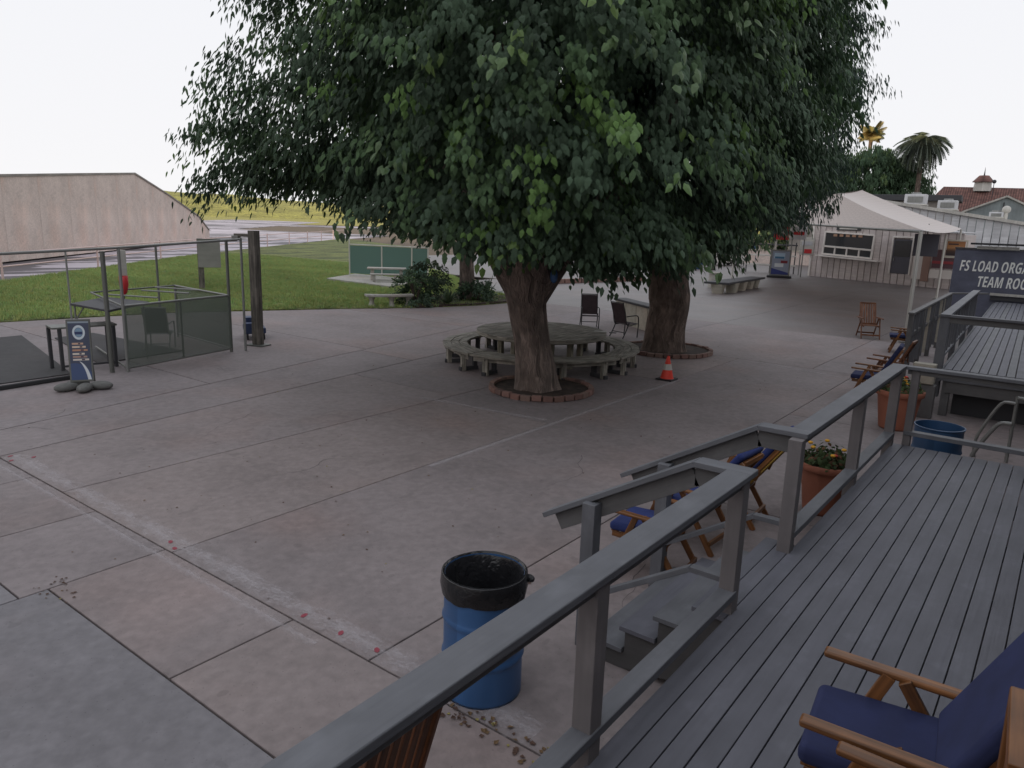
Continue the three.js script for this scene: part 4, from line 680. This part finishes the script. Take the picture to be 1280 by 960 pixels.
{ // planting bed with bushes and yuccas
  const bed = thing('planting_bed', 'dark soil planting bed under the third tree', 'planting bed', [-19.5, 0, -21.5]); wpart(bed, 'soil', slabGeo([[-18.95, -19.3], [-18.15, -21.8], [-18.0, -23.6], [-19.3, -25.3], [-21.5, -24], [-21.0, -20]].reverse(), .08, .1, .02), m.soil);
  const shrub = (label, x, z, r, h, n, cols) => { const t = thing('shrub', label, 'shrub', [x, 0, z]); part(t, 'stem', merge([0, 1, 2, 3].map((k) => rod([0, 0, 0], [.35 * r * Math.cos(k * 1.7), h * .7, .35 * r * Math.sin(k * 1.7)], .03))), m.bark2); crown(t, [0, h * .52, 0], [r, h * .55, r], n, 26, .13, .07, cols, { spray: .55, droop: .15, seed: 12 }); };
  shrub('dark green leafy shrub at the left end of the planting bed', -19.6, -19.9, .75, 1.25, 70, GREEN); shrub('grey green shrub in the middle of the planting bed', -20.3, -21.3, .8, 1.5, 80, [[.06, .085, .05], [.09, .12, .075], [.16, .2, .12]]); shrub('low shrub in front of the third trunk', -18.9, -22.6, .65, .8, 55, GREEN);
  for (const [x, z, label, s] of [[-19.5, -24.0, 'spiky yucca right of the third trunk', 1.15], [-18.7, -20.7, 'spiky yucca in front of the grey green shrub', .8]]) {
    const t = thing('yucca', label, 'plant', [x, .05, z]); for (let i = 0; i < 46; i++) { const a = i * 2.4, e = rr(.35, 1.45), L = s * rr(.6, .95), d = [Math.cos(a) * Math.cos(e), Math.sin(e), Math.sin(a) * Math.cos(e)], n = [-Math.sin(a) * .035, 0, Math.cos(a) * .035]; const g = tri([[[-n[0], .05, -n[2]], [n[0], .05, n[2]], [d[0] * L * .6 + n[0], d[1] * L * .6, d[2] * L * .6 + n[2]], [d[0] * L, d[1] * L * .94, d[2] * L]], [[-n[0], .05, -n[2]], [d[0] * L, d[1] * L * .94, d[2] * L], [d[0] * L * .6 - n[0], d[1] * L * .6, d[2] * L * .6 - n[2]]]]); part(t, 'leaf', g, YUC[i % 3]); }
  }
}

// ---------------------------------------------------------------- hangar on the left
{
  const b0 = V(-48.47, 0, -16.11), b1 = V(-78.97, 0, -47.18), t = thing('hangar', 'long tan hangar with a sloping right shoulder beyond the lawn on the left', 'hangar', [-67, 0, -33]);
  const u = b1.clone().sub(b0).normalize(), back = V(-11, 0, 0);
  const top = [[-16, 0], [-16, 4.4], [1.0, 4.78], [9.4, 5.3], [21.8, 6.05], [29.6, 4.67], [39.65, 2.64], [43.6, 1.0], [43.6, 0]], at = ([a, h], k = 0) => [b0.x + u.x * a + back.x * k, h, b0.z + u.z * a + back.z * k];
  const yAt = (a) => { for (let i = 1; i < 7; i++) if (a >= top[i][0] && a <= top[i + 1][0]) return top[i][1] + (top[i + 1][1] - top[i][1]) * (a - top[i][0]) / (top[i + 1][0] - top[i][0]); return 1.0; };
  const cuts = [-16, -8, -3.4, 1.0, 5.2, 9.4, 13.5, 17.6, 21.8, 25.7, 29.6, 34.6, 39.65, 43.6];
  for (let i = 0; i + 1 < cuts.length; i++) { const a = cuts[i] + .01, b = cuts[i + 1] - .01, ya = yAt(a), yb = yAt(b); const g = tri([[at([a, 0]), at([b, 0]), at([b, yb]), at([a, ya])], [at([b, 0], .006), at([a, 0], .006), at([a, ya], .006), at([b, yb], .006)], [at([a, ya]), at([b, yb]), at([b, yb], .006), at([a, ya], .006)]]); const mm = m.hangar; mm.side = THREE.DoubleSide; wpart(t, 'wall_panel', g, mm); }
  m.hangarRoof.side = THREE.DoubleSide;
  for (let i = 1; i < 7; i++) { const A = [top[i][0] - (i === 1 ? .2 : 0), top[i][1] + .08], B = [top[i + 1][0] + (i === 6 ? .2 : 0), top[i + 1][1] + .08]; wpart(t, 'roof', tri([[at(A, -.01), at(B, -.01), at(B, 1), at(A, 1)], [at([A[0], A[1] - .14], -.01), at([B[0], B[1] - .14], -.01), at(B, -.01), at(A, -.01)]]), m.hangarRoof); }
  wpart(t, 'back_wall', tri([[...top].map((p) => at(p, 1))]), m.hangar); wpart(t, 'end_wall', tri([[at([43.6, 0], .006), at([43.6, 0], 1), at([43.6, 1.0], 1), at([43.6, 1.0], .006)]]), m.hangar);
}
{ // unseen tall block behind the camera, placed to keep low sun off the courtyard
  const t = thing('hangar', 'unseen tall tan block out of view behind the viewpoint, placed to shade the courtyard', 'hangar', [-47, 0, 36], -Math.atan2(.5, .85));
  part(t, 'wall', box(92, 18.4, 16, .02), m.hangar, [0, 9.2, 0]); part(t, 'roof', box(94, .4, 18, .02), m.hangarRoof, [0, 18.6, 0]);
}
// ---------------------------------------------------------------- tent, snack shed, long metal building, house, far trees
{
  const A = [-3.88, 3.33, -24.83], Pm = [-5.2, 3.22, -37.5], B = [-5.9, 3.6, -51.0], L = [-16.7, 3.75, -44.0], K = [-17.5, 3.7, -54], R1 = [-9.55, 4.95, -37.5], R2 = [-10.0, 5.42, -44.0];
  const t = thing('event_tent', 'pale tan peaked canopy tent on white poles in front of the snack shed', 'tent', [-10, 0, -40]);
  const grid = (a, b, c, d, n, sag) => { const P = [], U = [], I = []; for (let j = 0; j <= n; j++) for (let i = 0; i <= n; i++) { const s = i / n, q = j / n, p = [0, 1, 2].map((k) => (a[k] * (1 - s) + b[k] * s) * (1 - q) + (d[k] * (1 - s) + c[k] * s) * q); p[1] -= sag * 4 * s * (1 - s) * (1 - q * .6) + .18 * Math.sin(q * Math.PI) * 0.5; P.push(...p); U.push(s * 12, q * 8); if (i < n && j < n) { const k = j * (n + 1) + i; I.push(k, k + 1, k + n + 1, k + 1, k + n + 2, k + n + 1); } } const g = new THREE.BufferGeometry(); g.setAttribute('position', new THREE.Float32BufferAttribute(P, 3)); g.setAttribute('uv', new THREE.Float32BufferAttribute(U, 2)); g.setIndex(I); g.computeVertexNormals(); return g; };
  wpart(t, 'canopy', grid(L, A, R1, R1, 12, .05), m.canvas); wpart(t, 'canopy', grid(A, B, R2, R1, 14, .16), m.canvas); wpart(t, 'canopy', grid(B, K, R2, R2, 10, .05), m.canvas); wpart(t, 'canopy', grid(K, L, R1, R2, 10, .05), m.canvas);
  wpart(t, 'eave_tube', rod(L.map((v, k) => v - (k === 1 ? .06 : 0)), A.map((v, k) => v - (k === 1 ? .06 : 0)), .035), m.steel);
  for (const p of [A, [-5.63, 3.3, -43.3], B, L, K]) { wpart(t, 'pole', rod([p[0], 0, p[2]], [p[0], p[1] - .05, p[2]], .055), m.white); wpart(t, 'foot_plate', box(.3, .03, .3, .004).translate(p[0], .017, p[2]), m.galv); }
}
// the shed's front stands on the line from S0 towards S1; a frame with x along the front and z out of it
const S0 = V(-15.47, 0, -56.07), SA = Math.atan2(-4.32, 9.41);
{
  const t = thing('snack_shed', 'pinkish white board clad snack shed with a serving window under the tent', 'shed', [S0.x, 0, S0.z], SA);
  const H = 3.62, HX = (x) => 3.68 - .035 * x, pan = (x0, x1, y0, y1, i) => part(t, 'wall_board', box(x1 - x0 - .05, y1 - y0, .12, .012), i % 2 ? m.shed : m.shed2, [(x0 + x1) / 2, (y0 + y1) / 2, -.06]);
  part(t, 'backing', box(10.2, 3.1, .9, 0), m.doorDark, [5.2, 1.55, -.6]);
  for (let i = 0; i < 22; i++) { const x0 = -.1 + i * .492, x1 = x0 + .492, c = (x0 + x1) / 2; if (c > .85 && c < 4.85) { pan(x0, x1, 0, 1.5, i); pan(x0, x1, 3.1, HX(c), i); } else if (c > 6.2 && c < 7.5) pan(x0, x1, 2.86, HX(c), i), pan(x0, x1, 0, .68, i); else pan(x0, x1, 0, HX(c), i); }
  part(t, 'corner_trim', box(.16, H, .18, .01), m.shedTrim, [-.12, H / 2, 0]); part(t, 'end_wall', box(.1, 3.25, 1.1, .01), m.shed2, [10.68, 1.62, -.58]); part(t, 'end_wall', box(.1, 3.6, 1.1, .01), m.shed2, [-.1, 1.8, -.62]); part(t, 'roof', bar([-.3, HX(-.3) + .06, -.5], [10.7, HX(10.7) + .06, -.5], 1.3, .08, .02), m.metalWall);
  const w = part(t, 'serving_window', box(4.0, .1, .12, .01), m.shedTrim, [2.85, 3.1, .04], [0, 0, -.03]); // head of the window; frame and panes hang from it
  for (const [p, d] of [[[-1.95, -.78, 0], [.12, 1.56, .12]], [[1.95, -.78, 0], [.12, 1.56, .12]], [[0, -.98, 0], [4.0, .12, .12]], [[0, -1.52, 0], [4.0, .12, .14]], [[-.97, -1.25, 0], [.1, .44, .1]], [[0, -1.25, 0], [.1, .44, .1]], [[.97, -1.25, 0], [.1, .44, .1]]]) part(w, 'frame', box(...d, .01), m.shedTrim, p);
  part(w, 'pane', box(3.8, .88, .02, 0), m.glass, [0, -.49, -.03]); for (let k = 0; k < 4; k++) part(w, 'pane', box(.86, .42, .02, 0), m.glass, [-1.45 + k * .97, -1.25, -.03]);
  part(t, 'counter_shelf', box(4.9, .08, .5, .01), m.shedTrim, [3.05, 1.44, .26], [0, 0, -.03]); part(t, 'menu_strip', box(1.9, .24, .06, .01), m.dark, [2.75, 3.42, .06]); part(t, 'menu_print', box(1.4, .10, .01, 0), m.white, [2.75, 3.42, .095]);
  part(t, 'price_cards', merge([0, 1, 2, 3, 4].map((k) => box(.3, .16, .015, 0).translate(1.75 + k * .5, 2.95, .05))), M(.40, .24, .16, .8));
  const d = part(t, 'door', box(1.3, 2.14, .06, .01), m.doorDark, [6.88, 1.77, -.01]); part(d, 'glass', box(1.1, 1.0, .02, 0), m.glass, [0, .5, .035]); part(d, 'handle', box(.05, .2, .05, .01), m.galv, [-.5, -.2, .05]);
  part(t, 'door_frame', merge([box(.1, 2.3, .1, .01).translate(6.17, 1.8, .03), box(.1, 2.3, .1, .01).translate(7.58, 1.8, .03), box(1.52, .1, .1, .01).translate(6.88, 2.99, .03)]), m.shedTrim);
  part(t, 'lower_panel', box(.5, 1.7, .05, .01), M(.34, .22, .18, .8), [8.62, 1.2, .06]); part(t, 'white_panel', box(.7, 1.6, .06, .01), m.shedTrim, [8.1, 1.25, .05]);
}
{
  const t = thing('hanging_screen', 'dark grey screen hung under the tent eave between the white poles', 'screen', [-5.8, 2.7, -40.6], .15), at = (x, y, z) => { const v = V((x - 640) / 925, -(y - 480) / 925, -1).applyQuaternion(camera.quaternion); return v.multiplyScalar(-z / -v.z).multiplyScalar(1); };
  part(t, 'panel', box(1.05, 1.05, .05, .01), m.doorDark, [-.25, 0, 0]); part(t, 'bracket', box(.05, .6, .05, .01), m.steel, [-.25, .7, 0]);
}
{
  const t = thing('framed_poster', 'framed orange and brown poster hanging beside the right tent pole', 'poster', [-5.55, 2.35, -47.0], .1); const cv = document.createElement('canvas'); cv.width = cv.height = 128; const x = cv.getContext('2d');
  const g = x.createLinearGradient(0, 0, 0, 128); g.addColorStop(0, '#8c5a33'); g.addColorStop(.45, '#a8784c'); g.addColorStop(.7, '#4a3328'); g.addColorStop(1, '#2b2126'); x.fillStyle = g; x.fillRect(0, 0, 128, 128); x.fillStyle = '#c7a57c'; x.beginPath(); x.arc(88, 64, 16, 0, 7); x.fill(); x.fillStyle = '#3a2a2a'; x.fillRect(10, 20, 70, 12);
  const tx = new THREE.CanvasTexture(cv); tx.colorSpace = THREE.SRGBColorSpace; part(t, 'print', box(.85, .75, .03, 0), M(1, 1, 1, .5, { map: tx }), [0, .16, .02]).geometry.setAttribute('uv', new THREE.BoxGeometry(1, 1, 1).attributes.uv);
  part(t, 'frame', merge([box(1.05, .08, .07, .01).translate(0, .58, 0), box(1.05, .12, .07, .01).translate(0, -.3, 0), box(.08, .9, .07, .01).translate(-.5, .14, 0), box(.08, .9, .07, .01).translate(.5, .14, 0)]), m.cream);
}
{
  const t = thing('red_banner', 'dark red banner low on the wall behind the right tent poles', 'banner', [-6.3, 1.8, -51.0], -.2); part(t, 'cloth', box(1.2, 1.1, .03, .005), M(.13, .075, .085, .85), [-.3, 0, 0]); part(t, 'stripe', box(1.15, .16, .02, .004), M(.34, .06, .07, .8), [-.3, -.2, .02]); part(t, 'base', box(1.3, .5, .1, .01), m.shedTrim, [-.3, -.9, 0]);
}
{
  const z = -63, t = thing('metal_building', 'long white ribbed metal building with sloping roof edge behind the tent', 'building', [-4, 0, z], .06);
  const roofY = (x) => 5.35 - .155 * (x + 8), n = 34; part(t, 'backing', box(12.4, 3.3, 8, 0), m.metalWall2, [-2.3, 1.65, -4.2]);
  for (let i = 0; i < n; i++) { const x = -8.4 + i * .52; part(t, 'wall_panel', box(.47, roofY(x), .14, .01), i % 2 ? m.metalWall : m.metalWall2, [x, roofY(x) / 2, -.06]); }
  wpart2(t, 'roof_edge', bar([-8.9, roofY(-8.9) + .1, .1], [3.9, roofY(3.9) + .1, .1], .3, .22), m.white); part(t, 'roof_edge', bar([3.95, roofY(3.9) + .5, .1], [9.5, roofY(9.5) + .62, .1], .3, .26), m.white);
  part(t, 'roof', bar([-8.9, roofY(-8.9) + .12, -4.2], [9.5, roofY(9.5) + .12, -4.2], 8.2, .16), m.white); part(t, 'downpipe', rod([4, .3, .1], [4, roofY(4) + .3, .1], .06), m.metalWall); part(t, 'lamp', box(.3, .2, .24, .03), m.white, [2.9, 3.0, .14]);
  for (const [x, w, h, label] of [[-6.9, 1.5, .8, 'largest pale air conditioner box on the metal building roof, leftmost'], [-4.7, 1.3, .7, 'second air conditioner box from the left on the metal building roof'], [-1.5, .9, .4, 'low grey roof unit with vent hood on the metal building roof']]) {
    const a = thing('roof_unit', label, 'air conditioner', [-4 + x * Math.cos(.06), roofY(x) + .2, z - 2.4], .06, 'units on the metal building roof'); part(a, 'cabinet', box(w, h, 1.2, .04), m.metalWall, [0, h / 2, 0]); part(a, 'grille', box(w * .7, h * .55, .04, .01), m.galv, [0, h / 2, .62]); part(a, 'fan_hood', new THREE.CylinderGeometry(.3, .34, .14, 20), m.galv, [0, h + .07, 0]); part(a, 'curb', box(w + .15, .1, 1.3, .01), m.white, [0, .02, 0]);
  }
  const a = thing('roof_vent', 'small round white turbine vent on the metal building roof', 'vent', [-4.9, roofY(-1) + .2, z - 2], 0); part(a, 'neck', new THREE.CylinderGeometry(.14, .14, .5, 16), m.white, [0, .25, 0]); part(a, 'turbine', new THREE.SphereGeometry(.28, 16, 12), m.white, [0, .66, 0]);
  const b = thing('roof_vent', 'small pale pipe vent farther right on the metal building roof', 'vent', [-1.8, roofY(2) + .3, z - 2], 0); part(b, 'neck', new THREE.CylinderGeometry(.1, .12, .4, 14), m.white, [0, .2, 0]); part(b, 'cap', new THREE.ConeGeometry(.22, .2, 16), m.white, [0, .5, 0]);
}
function wpart2(t, n, g, mm) { return part(t, n, g, mm); }
{
  const z = -100, t = thing('tile_roof_house', 'blue grey gabled house with red tiled roof and a small cupola far at the right', 'house', [-8, 0, z], .05);
  const quad = (q, n, mm) => part(t, n, tri([q]), mm); m.tile.side = THREE.DoubleSide;
  part(t, 'wall', box(22, 5.6, 8, 0), m.gable, [4, 2.8, -5]); quad([[-8.5, 5.4, .2], [17, 5.4, .2], [15.5, 8.4, -5], [-6.4, 8.9, -5]], 'roof', m.tile); quad([[17, 5.4, -10.2], [-8.5, 5.4, -10.2], [-6.4, 8.9, -5], [15.5, 8.4, -5]], 'roof', m.tile);
  part(t, 'gable_wall', tri([[[-3.2, 0, 2.4], [4.4, 0, 2.4], [4.4, 5.5, 2.4], [.4, 7.4, 2.4], [-3.2, 5.9, 2.4]]]), m.gable); part(t, 'gable_trim', merge([bar([-3.6, 5.75, 2.5], [.4, 7.5, 2.5], .3, .18), bar([.4, 7.5, 2.5], [4.9, 5.3, 2.5], .3, .18)]), m.white);
  quad([[-3.7, 5.75, 2.55], [.4, 7.58, 2.55], [.4, 7.7, -5], [-3.7, 5.9, -5]], 'roof', m.tile); quad([[.4, 7.58, 2.55], [5, 5.3, 2.55], [5, 5.5, -5], [.4, 7.7, -5]], 'roof', m.tile); part(t, 'gable_post', box(.12, 1.5, .1, .01), m.dark, [.2, 6.1, 2.46]);
  const c = part(t, 'cupola', new THREE.CylinderGeometry(.85, .95, 1.1, 8), m.white, [-2.4, 8.9, -4.6]); part(c, 'cupola_roof', new THREE.CylinderGeometry(.5, 1.15, .75, 8), m.tile, [0, .85, 0]); part(c, 'finial', new THREE.ConeGeometry(.09, 1.1, 8), m.dark, [0, 1.7, 0]);
  const b = thing('ball_ornament', 'small dark ball on a thin mast beside the cupola', 'ornament', [-9.4, 7.6, z - 3], 0); part(b, 'mast', rod([0, 0, 0], [0, 1.6, 0], .04), m.dark); part(b, 'ball', new THREE.SphereGeometry(.22, 16, 12), m.dark, [0, 1.75, 0]);
}
{ // dark roof strip under the far trees
  const t = thing('long_roof', 'long low dark roof below the far trees, just above the tent', 'building', [-16, 0, -75], .1); part(t, 'wall', box(13, 6.0, 4, .02), m.hangarRoof, [0, 3.0, 0]); part(t, 'roof', box(14, .5, 5, .04), m.dark, [0, 6.25, 0]);
}
// far trees: uneven leafy crowns on trunks
function farTree(label, x, z, h, r, sprays, cols, o = {}) {
  const t = thing('far_tree', label, 'tree', [x, 0, z], 0, o.group); part(t, 'trunk', trunkGeo([[0, 0, 0], [.1, h * .3, 0], [0, h * .7, .1]], [r * .1, r * .08, r * .04], .3, .2, 3, 12), m.bark2);
  crown(t, [0, h * .6, 0], [r, h * .42, r], sprays, 30, o.leaf ?? .34, o.wid ?? .2, cols, { spray: o.spray ?? 1.9, droop: o.droop ?? .7, seed: Math.floor(-x) % 17 }); return t;
}
const FAR = [[.075, .125, .07], [.10, .16, .08], [.15, .22, .09]], WARM = [[.05, .085, .035], [.085, .12, .04], [.2, .18, .05]];
farTree('bushy green tree beyond the tent, left of the palms', -22.6, -84, 11.6, 3.0, 420, FAR, { droop: 1.3, wid: .14, leaf: .5 });
farTree('bushy green tree beyond the tent, right below the golden palm', -18.6, -85, 11.6, 2.9, 420, FAR, { droop: 1.3, wid: .14, leaf: .5 });
farTree('lower green tree beyond the tent beside the tall drooping palm', -15.6, -86, 10.6, 2.3, 330, FAR, { droop: 1.3, wid: .14, leaf: .5 });
for (const [x, z, h, r, l] of [[-30, -95, 9, 5, 'dark tree behind the courtyard, right of the second trunk'], [-40, -92, 8.5, 5, 'dark tree behind the courtyard between the two trunks'], [-50, -86, 8, 5, 'dark tree behind the courtyard above the path'], [-58, -84, 7, 4.5, 'dark tree behind the yucca bed']]) farTree(l, x, z, h, r, 230, FAR, { spray: 2.4, leaf: .5, wid: .3, group: 'dark trees closing the far side of the courtyard' });
function frondGeo(L, droop, n, lw, ll) { const parts = []; const at = (u) => [0, L * (.55 * u - droop * u * u), L * u * (1 - .25 * u * droop)]; for (let i = 1; i < n; i++) { const u = .12 + .88 * i / n, p = at(u), l = ll * Math.sin(Math.PI * Math.min(1, .15 + .8 * u)) + .1; for (const s of [-1, 1]) parts.push([[p[0], p[1], p[2] - lw], [p[0], p[1], p[2] + lw], [p[0] + s * l * .8, p[1] - l * .55, p[2] + l * .35]]); } for (let i = 0; i < 8; i++) { const a = at(i / 8), b = at((i + 1) / 8); parts.push([[a[0] - .05, a[1], a[2]], [a[0] + .05, a[1], a[2]], [b[0] + .03, b[1], b[2]], [b[0] - .03, b[1], b[2]]]); } return tri(parts); }
function palm(label, x, z, h, L, n, droop, mats, ll) { const t = thing('palm_tree', label, 'palm tree', [x, 0, z]); part(t, 'trunk', trunkGeo([[0, 0, 0], [.1, h * .4, .1], [0, h, 0]], [.3, .24, .2], .3, .1, 7, 12), m.bark2); const gs = [0, 1, 2].map((k) => frondGeo(L * (1 - .1 * k), droop + .25 * k, 22, .05, ll)); for (let i = 0; i < n; i++) { const e = rr(-.5, .8); part(t, 'frond', gs[i % 3], mats[i % mats.length], [0, h - .1 + .1 * e, 0], [-e, i * 2.4, 0]).rotation.order = 'YXZ'; } }
const PALM = [[.13, .16, .12], [.16, .19, .13], [.11, .13, .11]].map(([r, g, b]) => M(r, g, b, .6, { side: THREE.DoubleSide })), GOLD = [[.30, .24, .09], [.25, .23, .09], [.36, .27, .11]].map(([r, g, b]) => M(r, g, b, .6, { side: THREE.DoubleSide }));
palm('tall drooping grey green palm standing behind the metal building', -13.9, -83, 11.7, 3.0, 90, .95, PALM, .85); palm('golden sunlit fan palm top rising behind the green trees', -20.2, -90, 13.6, 1.7, 44, .3, GOLD, .7);
// ---------------------------------------------------------------- small things at the back of the courtyard
{
  const t = thing('planter_bench', 'L shaped cream block bench with dark top by the white tent pole', 'bench', [-14.1, 0, -37.6]);
  for (const [x, z] of [[-14.2, -35.7], [-13.95, -36.9], [-14.1, -38.5], [-14.3, -40.1], [-14.45, -41.4]]) { const g = new THREE.CylinderGeometry(.40, .30, .48, 4, 1); g.rotateY(Math.PI / 4); g.translate(x, .24, z); wpart(t, 'block', boxUV(g), m.cream); }
  wpart(t, 'top', slabGeo([[-14.75, -35.2], [-13.6, -35.5], [-13.95, -41.8], [-14.75, -41.8]].reverse(), .58, .09, .012), m.dark); const p = thing('stone_stub', 'short pale stone bollard behind the planter bench', 'bollard', [-15.8, 0, -39]); part(p, 'post', new THREE.CylinderGeometry(.28, .33, .75, 8), m.concPale, [0, .375, 0]); part(p, 'cap', new THREE.CylinderGeometry(.34, .34, .08, 8), m.concPale, [0, .79, 0]);
}
{
  const bin = (label, x, z, w, h, d, mm, turn) => { const t = thing('waste_bin', label, 'bin', [x, 0, z], turn); part(t, 'body', box(w, h - .12, d, .03), mm, [0, (h - .12) / 2 + .02, 0]); part(t, 'lid', box(w + .08, .14, d + .08, .03), mm, [0, h - .06, 0]); part(t, 'foot', box(w * .9, .04, d * .9, 0), m.black, [0, .02, 0]); };
  bin('blue waste bin on the left, beyond the second tree', -23.9, -55.2, 1.0, 1.15, .8, m.drum2, .4); bin('grey brown waste bin right beside the blue one', -22.85, -55.7, .6, 1.05, .7, m.pole, .4); bin('tall blue bin in front of the low wall at the back', -26.6, -74.5, 1.15, 1.5, 1.0, m.drum2, .4);
  const t = thing('soda_kiosk', 'upright poster kiosk with blue and white picture standing on the concrete', 'kiosk', [-16.3, 0, -51.6], .32); const cv = document.createElement('canvas'); cv.width = 128; cv.height = 192; const x = cv.getContext('2d'); x.fillStyle = '#8d95a5'; x.fillRect(0, 0, 128, 192); x.fillStyle = '#a9c0d2'; x.fillRect(14, 14, 80, 46); x.fillStyle = '#3f6f92'; x.fillRect(20, 44, 70, 16); x.fillStyle = '#7a2b35'; x.fillRect(66, 76, 50, 22); x.fillStyle = '#ccd2d6'; x.fillRect(22, 100, 66, 30); x.fillStyle = '#333d78'; x.beginPath(); x.moveTo(0, 140); x.lineTo(128, 176); x.lineTo(128, 192); x.lineTo(0, 192); x.fill();
  const tx = new THREE.CanvasTexture(cv); tx.colorSpace = THREE.SRGBColorSpace; part(t, 'print', new THREE.PlaneGeometry(1.1, 1.55), M(1, 1, 1, .6, { map: tx }), [0, 1.0, .055]); part(t, 'frame', box(1.3, 1.75, .1, .02), m.galv, [0, 1.0, 0]); part(t, 'base', box(1.6, .14, .8, .05), m.black, [0, .08, 0]);
  const w = thing('low_wall', 'low tan wall across the back of the courtyard', 'wall', [-22, 0, -72], .35); for (let i = 0; i < 7; i++) part(w, 'block', box(1.96, 1.2, .3, .02), m.hangar, [-6 + i * 2, .6, 0]); part(w, 'coping', box(14.2, .12, .4, .02), m.cream, [0, 1.26, 0]);
  const sign = (label, p, w2, h2, base, bands) => { const s = thing('shop_sign', label, 'sign', p, .3); part(s, 'board', box(w2, h2, .08, .01), base, [0, 0, 0]); for (const [y, h3, ww, xx, mm] of bands) part(s, 'lettering_band', box(ww, h3, .02, .004), mm, [xx, y, .05]); for (const q of [-.4, .4]) part(s, 'post', box(.07, p[1], .07, .01), m.galv, [q * w2, -p[1] / 2 - .01, -.08]); };
  sign('red sign with white letters left of the snack shed', [-17.0, 3.0, -53.4], 1.0, .95, m.redPaint, [[.1, .3, .6, 0, m.white]]); sign('white swoosh sign beside the red one', [-15.9, 3.0, -53.7], 1.0, .85, m.metalWall, [[0, .22, .7, 0, m.redPaint]]); sign('white framed menu sign with red print next to the shed corner', [-15.9, 2.1, -55.9], .95, 1.25, m.white, [[.2, .3, .7, 0, m.metalWall2], [-.35, .3, .5, .1, m.redPaint]]);
  const r = thing('shelf_rack', 'dark metal rack with white shelves behind the poster kiosk', 'rack', [-18.6, 0, -56.5], .3); for (const y of [.6, 1.3, 2.1]) part(r, 'shelf', box(3.6, .1, .5, .01), y > 2 ? m.dark : m.white, [0, y, 0]); for (const q of [-1.7, 0, 1.7]) part(r, 'post', box(.08, 2.3, .08, .01), m.dark, [q, 1.15, 0]);
}
{
  const t = thing('parked_car', 'white car parked beyond the trees at the back of the courtyard', 'car', [-25.6, 0, -63.5], -.9), s = new THREE.Shape([[-2.1, .35], [-2.1, .8], [-1.9, .95], [-1.2, 1.0], [-.6, 1.42], [.9, 1.45], [1.5, 1.05], [2.05, .95], [2.15, .6], [2.1, .3]].map(([a, b]) => new THREE.Vector2(a, b))), g = new THREE.ExtrudeGeometry(s, { depth: 1.5, bevelEnabled: true, bevelSize: .1, bevelThickness: .12, bevelSegments: 3 }); g.translate(0, 0, -.75); g.rotateY(Math.PI / 2); part(t, 'body', boxUV(g), m.white);
  part(t, 'windscreen', bar([0, 1.0, 1.34], [0, 1.36, .70], 1.4, .02, 0), m.glass); part(t, 'windscreen', bar([0, 1.02, -1.42], [0, 1.42, -.98], 1.3, .02, 0), m.glass); for (const x of [-.88, .88]) { part(t, 'side_window', box(.02, .3, 1.5, 0), m.glass, [x, 1.2, -.1]); for (const z of [-1.3, 1.3]) { const w = part(t, 'wheel', rod([x - .08, .32, z], [x + .08, .32, z], .32, 20), m.rubber); part(w, 'rim', rod([x - .09, .32, z], [x + .09, .32, z], .18, 16), m.galv); } } for (const x of [-.6, .6]) { part(t, 'headlight', box(.3, .14, .05, .02), m.galv, [x, .72, 2.2]); part(t, 'tail_light', box(.26, .14, .05, .02), m.redPaint, [x, .75, -2.22]); } part(t, 'bumper', box(1.6, .16, .1, .03), m.dark, [0, .42, 2.2]);
}
{ const t = thing('kerb_wall', 'low brown kerb along the back path seen between the trunks', 'kerb', [-21.5, 0, -36]); for (let i = 0; i < 6; i++) { const f = (k) => [-22.4 + 1.9 * k, .12, -32.5 - 7.2 * k]; wpart(t, 'kerb_stone', bar(f(i / 6 + .005), f((i + 1) / 6 - .005), .22, .24, .015), m.brick[i % 4]); } }

scene.environmentIntensity = 1;
scene.traverse((o) => { if (o.isMesh) { o.castShadow = true; o.receiveShadow = true; } });
renderer.render(scene, camera);
